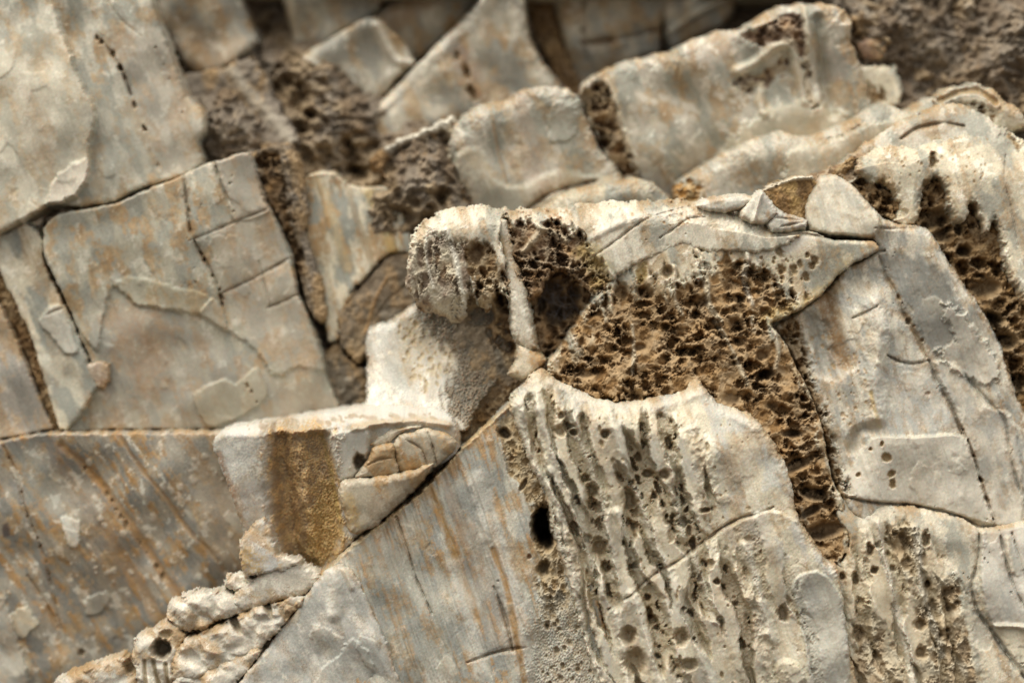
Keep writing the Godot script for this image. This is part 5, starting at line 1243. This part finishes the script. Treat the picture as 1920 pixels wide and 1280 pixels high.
func build_small() -> void:
	var lump := {"s": 1.7, "r": 15.0, "rt": 22.0, "base": Color(0.57, 0.51, 0.421), "second": Color(0.47, 0.43, 0.36), "grey": 0.3, "tan": 0.45, "pale": 0.5, "und": 6.0, "mid": 5.0, "rag": 5.0, "drop": 90.0, "ang": 60.0, "stripe": 0.0, "grain": 0.05, "rust": 0.8, "specks": 0.8, "nodes": 15.0}
	var g := rock("marble_lump", 26, [432, 1132, 440, 1110, 466, 1090, 492, 1070, 520, 1052, 546, 1052, 572, 1062, 602, 1080, 586, 1104, 566, 1118, 520, 1130, 474, 1142, 448, 1146], lump.merged({"nodes": 0.0, "seed": 70.0, "mid": 2.0, "grey": 0.2}, true))
	set_down(g, "smooth cream wedge at the foot of the overhanging ledge", "stone", "lumps below the overhanging ledge")
	g = rock("marble_lump", 14, [420, 1096, 424, 1084, 444, 1080, 462, 1078, 478, 1086, 466, 1104, 444, 1112, 428, 1106], lump.merged({"seed": 71.0, "r": 9.0, "rt": 9.0, "och": 0.6}, true))
	set_down(g, "little ochre and cream knob under the left foot of the ledge", "stone", "lumps below the overhanging ledge")
	g = rock("marble_lump", 34, [452, 1060, 449, 1024, 462, 1000, 484, 976, 498, 974, 512, 1010, 518, 1040, 560, 1052, 540, 1068, 480, 1078, 460, 1082], lump.merged({"nodes": 3.0, "seed": 72.0, "r": 9.0, "rt": 9.0, "grey": 0.5, "second": Color(0.44, 0.414, 0.373), "mid": 2.5}, true))
	stain(g, [450, 1030, 480, 1030, 500, 1060, 470, 1082, 454, 1074], Color(0.42, 0.27, 0.10), 0.8, 8.0, 12.0, 0.7)
	set_down(g, "pointed grey and ochre piece at the lower left corner of the overhanging ledge", "stone", "lumps below the overhanging ledge")
	g = rock("marble_lump", 20, [311, 1160, 316, 1134, 340, 1120, 368, 1112, 400, 1110, 432, 1112, 458, 1124, 500, 1126, 470, 1146, 420, 1160, 376, 1184, 336, 1184], lump.merged({"seed": 73.0}, true))
	set_down(g, "rounded white lump with a crease, uppermost of the crumbly heap at the lower left", "stone", "lumps below the overhanging ledge")
	g = rock("marble_lump", 18, [246, 1226, 254, 1198, 288, 1180, 312, 1160, 334, 1174, 346, 1200, 332, 1240, 326, 1300, 262, 1306, 254, 1264], lump.merged({"seed": 74.0, "mid": 3.0}, true))
	pit(g, 301, 1217, 20, 19, 60.0, 0, Color(0.10, 0.08, 0.055), 0.85)
	pit(g, 310, 1190, 14, 10, 9.0, 0, Color(0.34, 0.23, 0.1), 0.6)
	for line in [[270, 1240, 274, 1300], [286, 1240, 300, 1300], [310, 1246, 316, 1300]]:
		band(g, line, 6.0, 9.0, Color(0.34, 0.25, 0.13), 0.8, 0.3)
	set_down(g, "white lump pierced by a dark round hole at the lower left", "stone", "lumps below the overhanging ledge")
	g = rock("marble_lump", 30, [322, 1236, 340, 1204, 380, 1182, 430, 1162, 470, 1142, 520, 1128, 568, 1120, 556, 1146, 524, 1180, 490, 1214, 450, 1240, 410, 1256, 366, 1274, 322, 1280], lump.merged({"seed": 75.0, "mid": 7.0}, true))
	pit(g, 438, 1166, 26, 9, 22.0, -60, Color(0.14, 0.11, 0.07), 0.7)
	pit(g, 500, 1138, 24, 7, 14.0, -64, Color(0.2, 0.15, 0.08), 0.6)
	set_down(g, "long creased cream lump lying along the edge of the pale triangular slab", "stone", "lumps below the overhanging ledge")
	g = rock("marble_lump", 38, [520, 1138, 534, 1124, 556, 1118, 570, 1120, 560, 1132, 540, 1140], lump.merged({"nodes": 0.0, "seed": 76.0, "r": 8.0, "rt": 8.0, "mid": 1.0}, true))
	set_down(g, "tiny smooth white pebble beside the tip of the pale triangular slab", "stone", "lumps below the overhanging ledge")
	g = rock("marble_lump", 34, [318, 1290, 330, 1266, 372, 1262, 410, 1244, 444, 1222, 470, 1214, 488, 1220, 466, 1256, 430, 1296, 400, 1350, 310, 1350], lump.merged({"seed": 77.0, "mid": 6.0, "r": 12.0}, true))
	set_down(g, "knobbly cream lump at the lower edge, left of the pale triangular slab", "stone", "lumps below the overhanging ledge")
	g = rock("marble_lump", 8, [90, 1294, 120, 1268, 152, 1254, 188, 1242, 222, 1230, 244, 1236, 256, 1262, 262, 1350, 70, 1350], lump.merged({"seed": 78.0, "mid": 4.0}, true))
	pit(g, 242, 1250, 12, 18, 20.0, 0, Color(0.2, 0.15, 0.1), 0.7)
	set_down(g, "low white lump at the lower left corner of the crumbly heap", "stone", "lumps below the overhanging ledge")
	# spider silk in the dark hole
	var web := SurfaceTool.new()
	web.begin(Mesh.PRIMITIVE_TRIANGLES)
	for k in 70:
		var at := Vector3(rng.randfn(1046, 16), rng.randfn(553, 17), rng.randf_range(-135, -100))
		var angle := rng.randf() * TAU
		var long := rng.randf_range(10, 34)
		var bend := rng.randf_range(-0.09, 0.09)
		var last := at
		for q in 6:
			angle += bend + rng.randf_range(-0.12, 0.12)
			var next := last + Vector3(cos(angle) * long / 5.0, sin(angle) * long / 5.0, rng.randf_range(-2.5, 2.5))
			thread(web, last, next, 0.26)
			last = next
	web.generate_normals()
	var silk := StandardMaterial3D.new()
	silk.albedo_color = Color(0.52, 0.52, 0.54)
	silk.roughness = 0.6
	var mi := MeshInstance3D.new()
	mi.name = "spider_web"
	mi.mesh = web.commit()
	mi.material_override = silk
	mi.set_meta("label", "grey tangle of spider silk in the dark hole beside the pale rib")
	mi.set_meta("category", "spider web")
	mi.set_meta("kind", "stuff")
	add_child(mi, true)
	mi.transform = Transform3D(face, Vector3.ZERO)


func thread(st: SurfaceTool, a: Vector3, b: Vector3, r: float) -> void:
	var scale := (REACH - a.z * 0.001) / REACH
	var pa := Vector3((a.x - 960.0) * scale, (640.0 - a.y) * scale, a.z) * 0.001
	var pb := Vector3((b.x - 960.0) * scale, (640.0 - b.y) * scale, b.z) * 0.001
	var along := (pb - pa).normalized()
	var side := along.cross(Vector3(0.13, 0.2, 1.0)).normalized() * r * 0.001
	var up := along.cross(side)
	for k in 3:
		var u := side.rotated(along, TAU * k / 3.0)
		var v := side.rotated(along, TAU * (k + 1) / 3.0)
		for q in [pa + u, pb + u, pb + v, pa + u, pb + v, pa + v]:
			st.add_vertex(q)
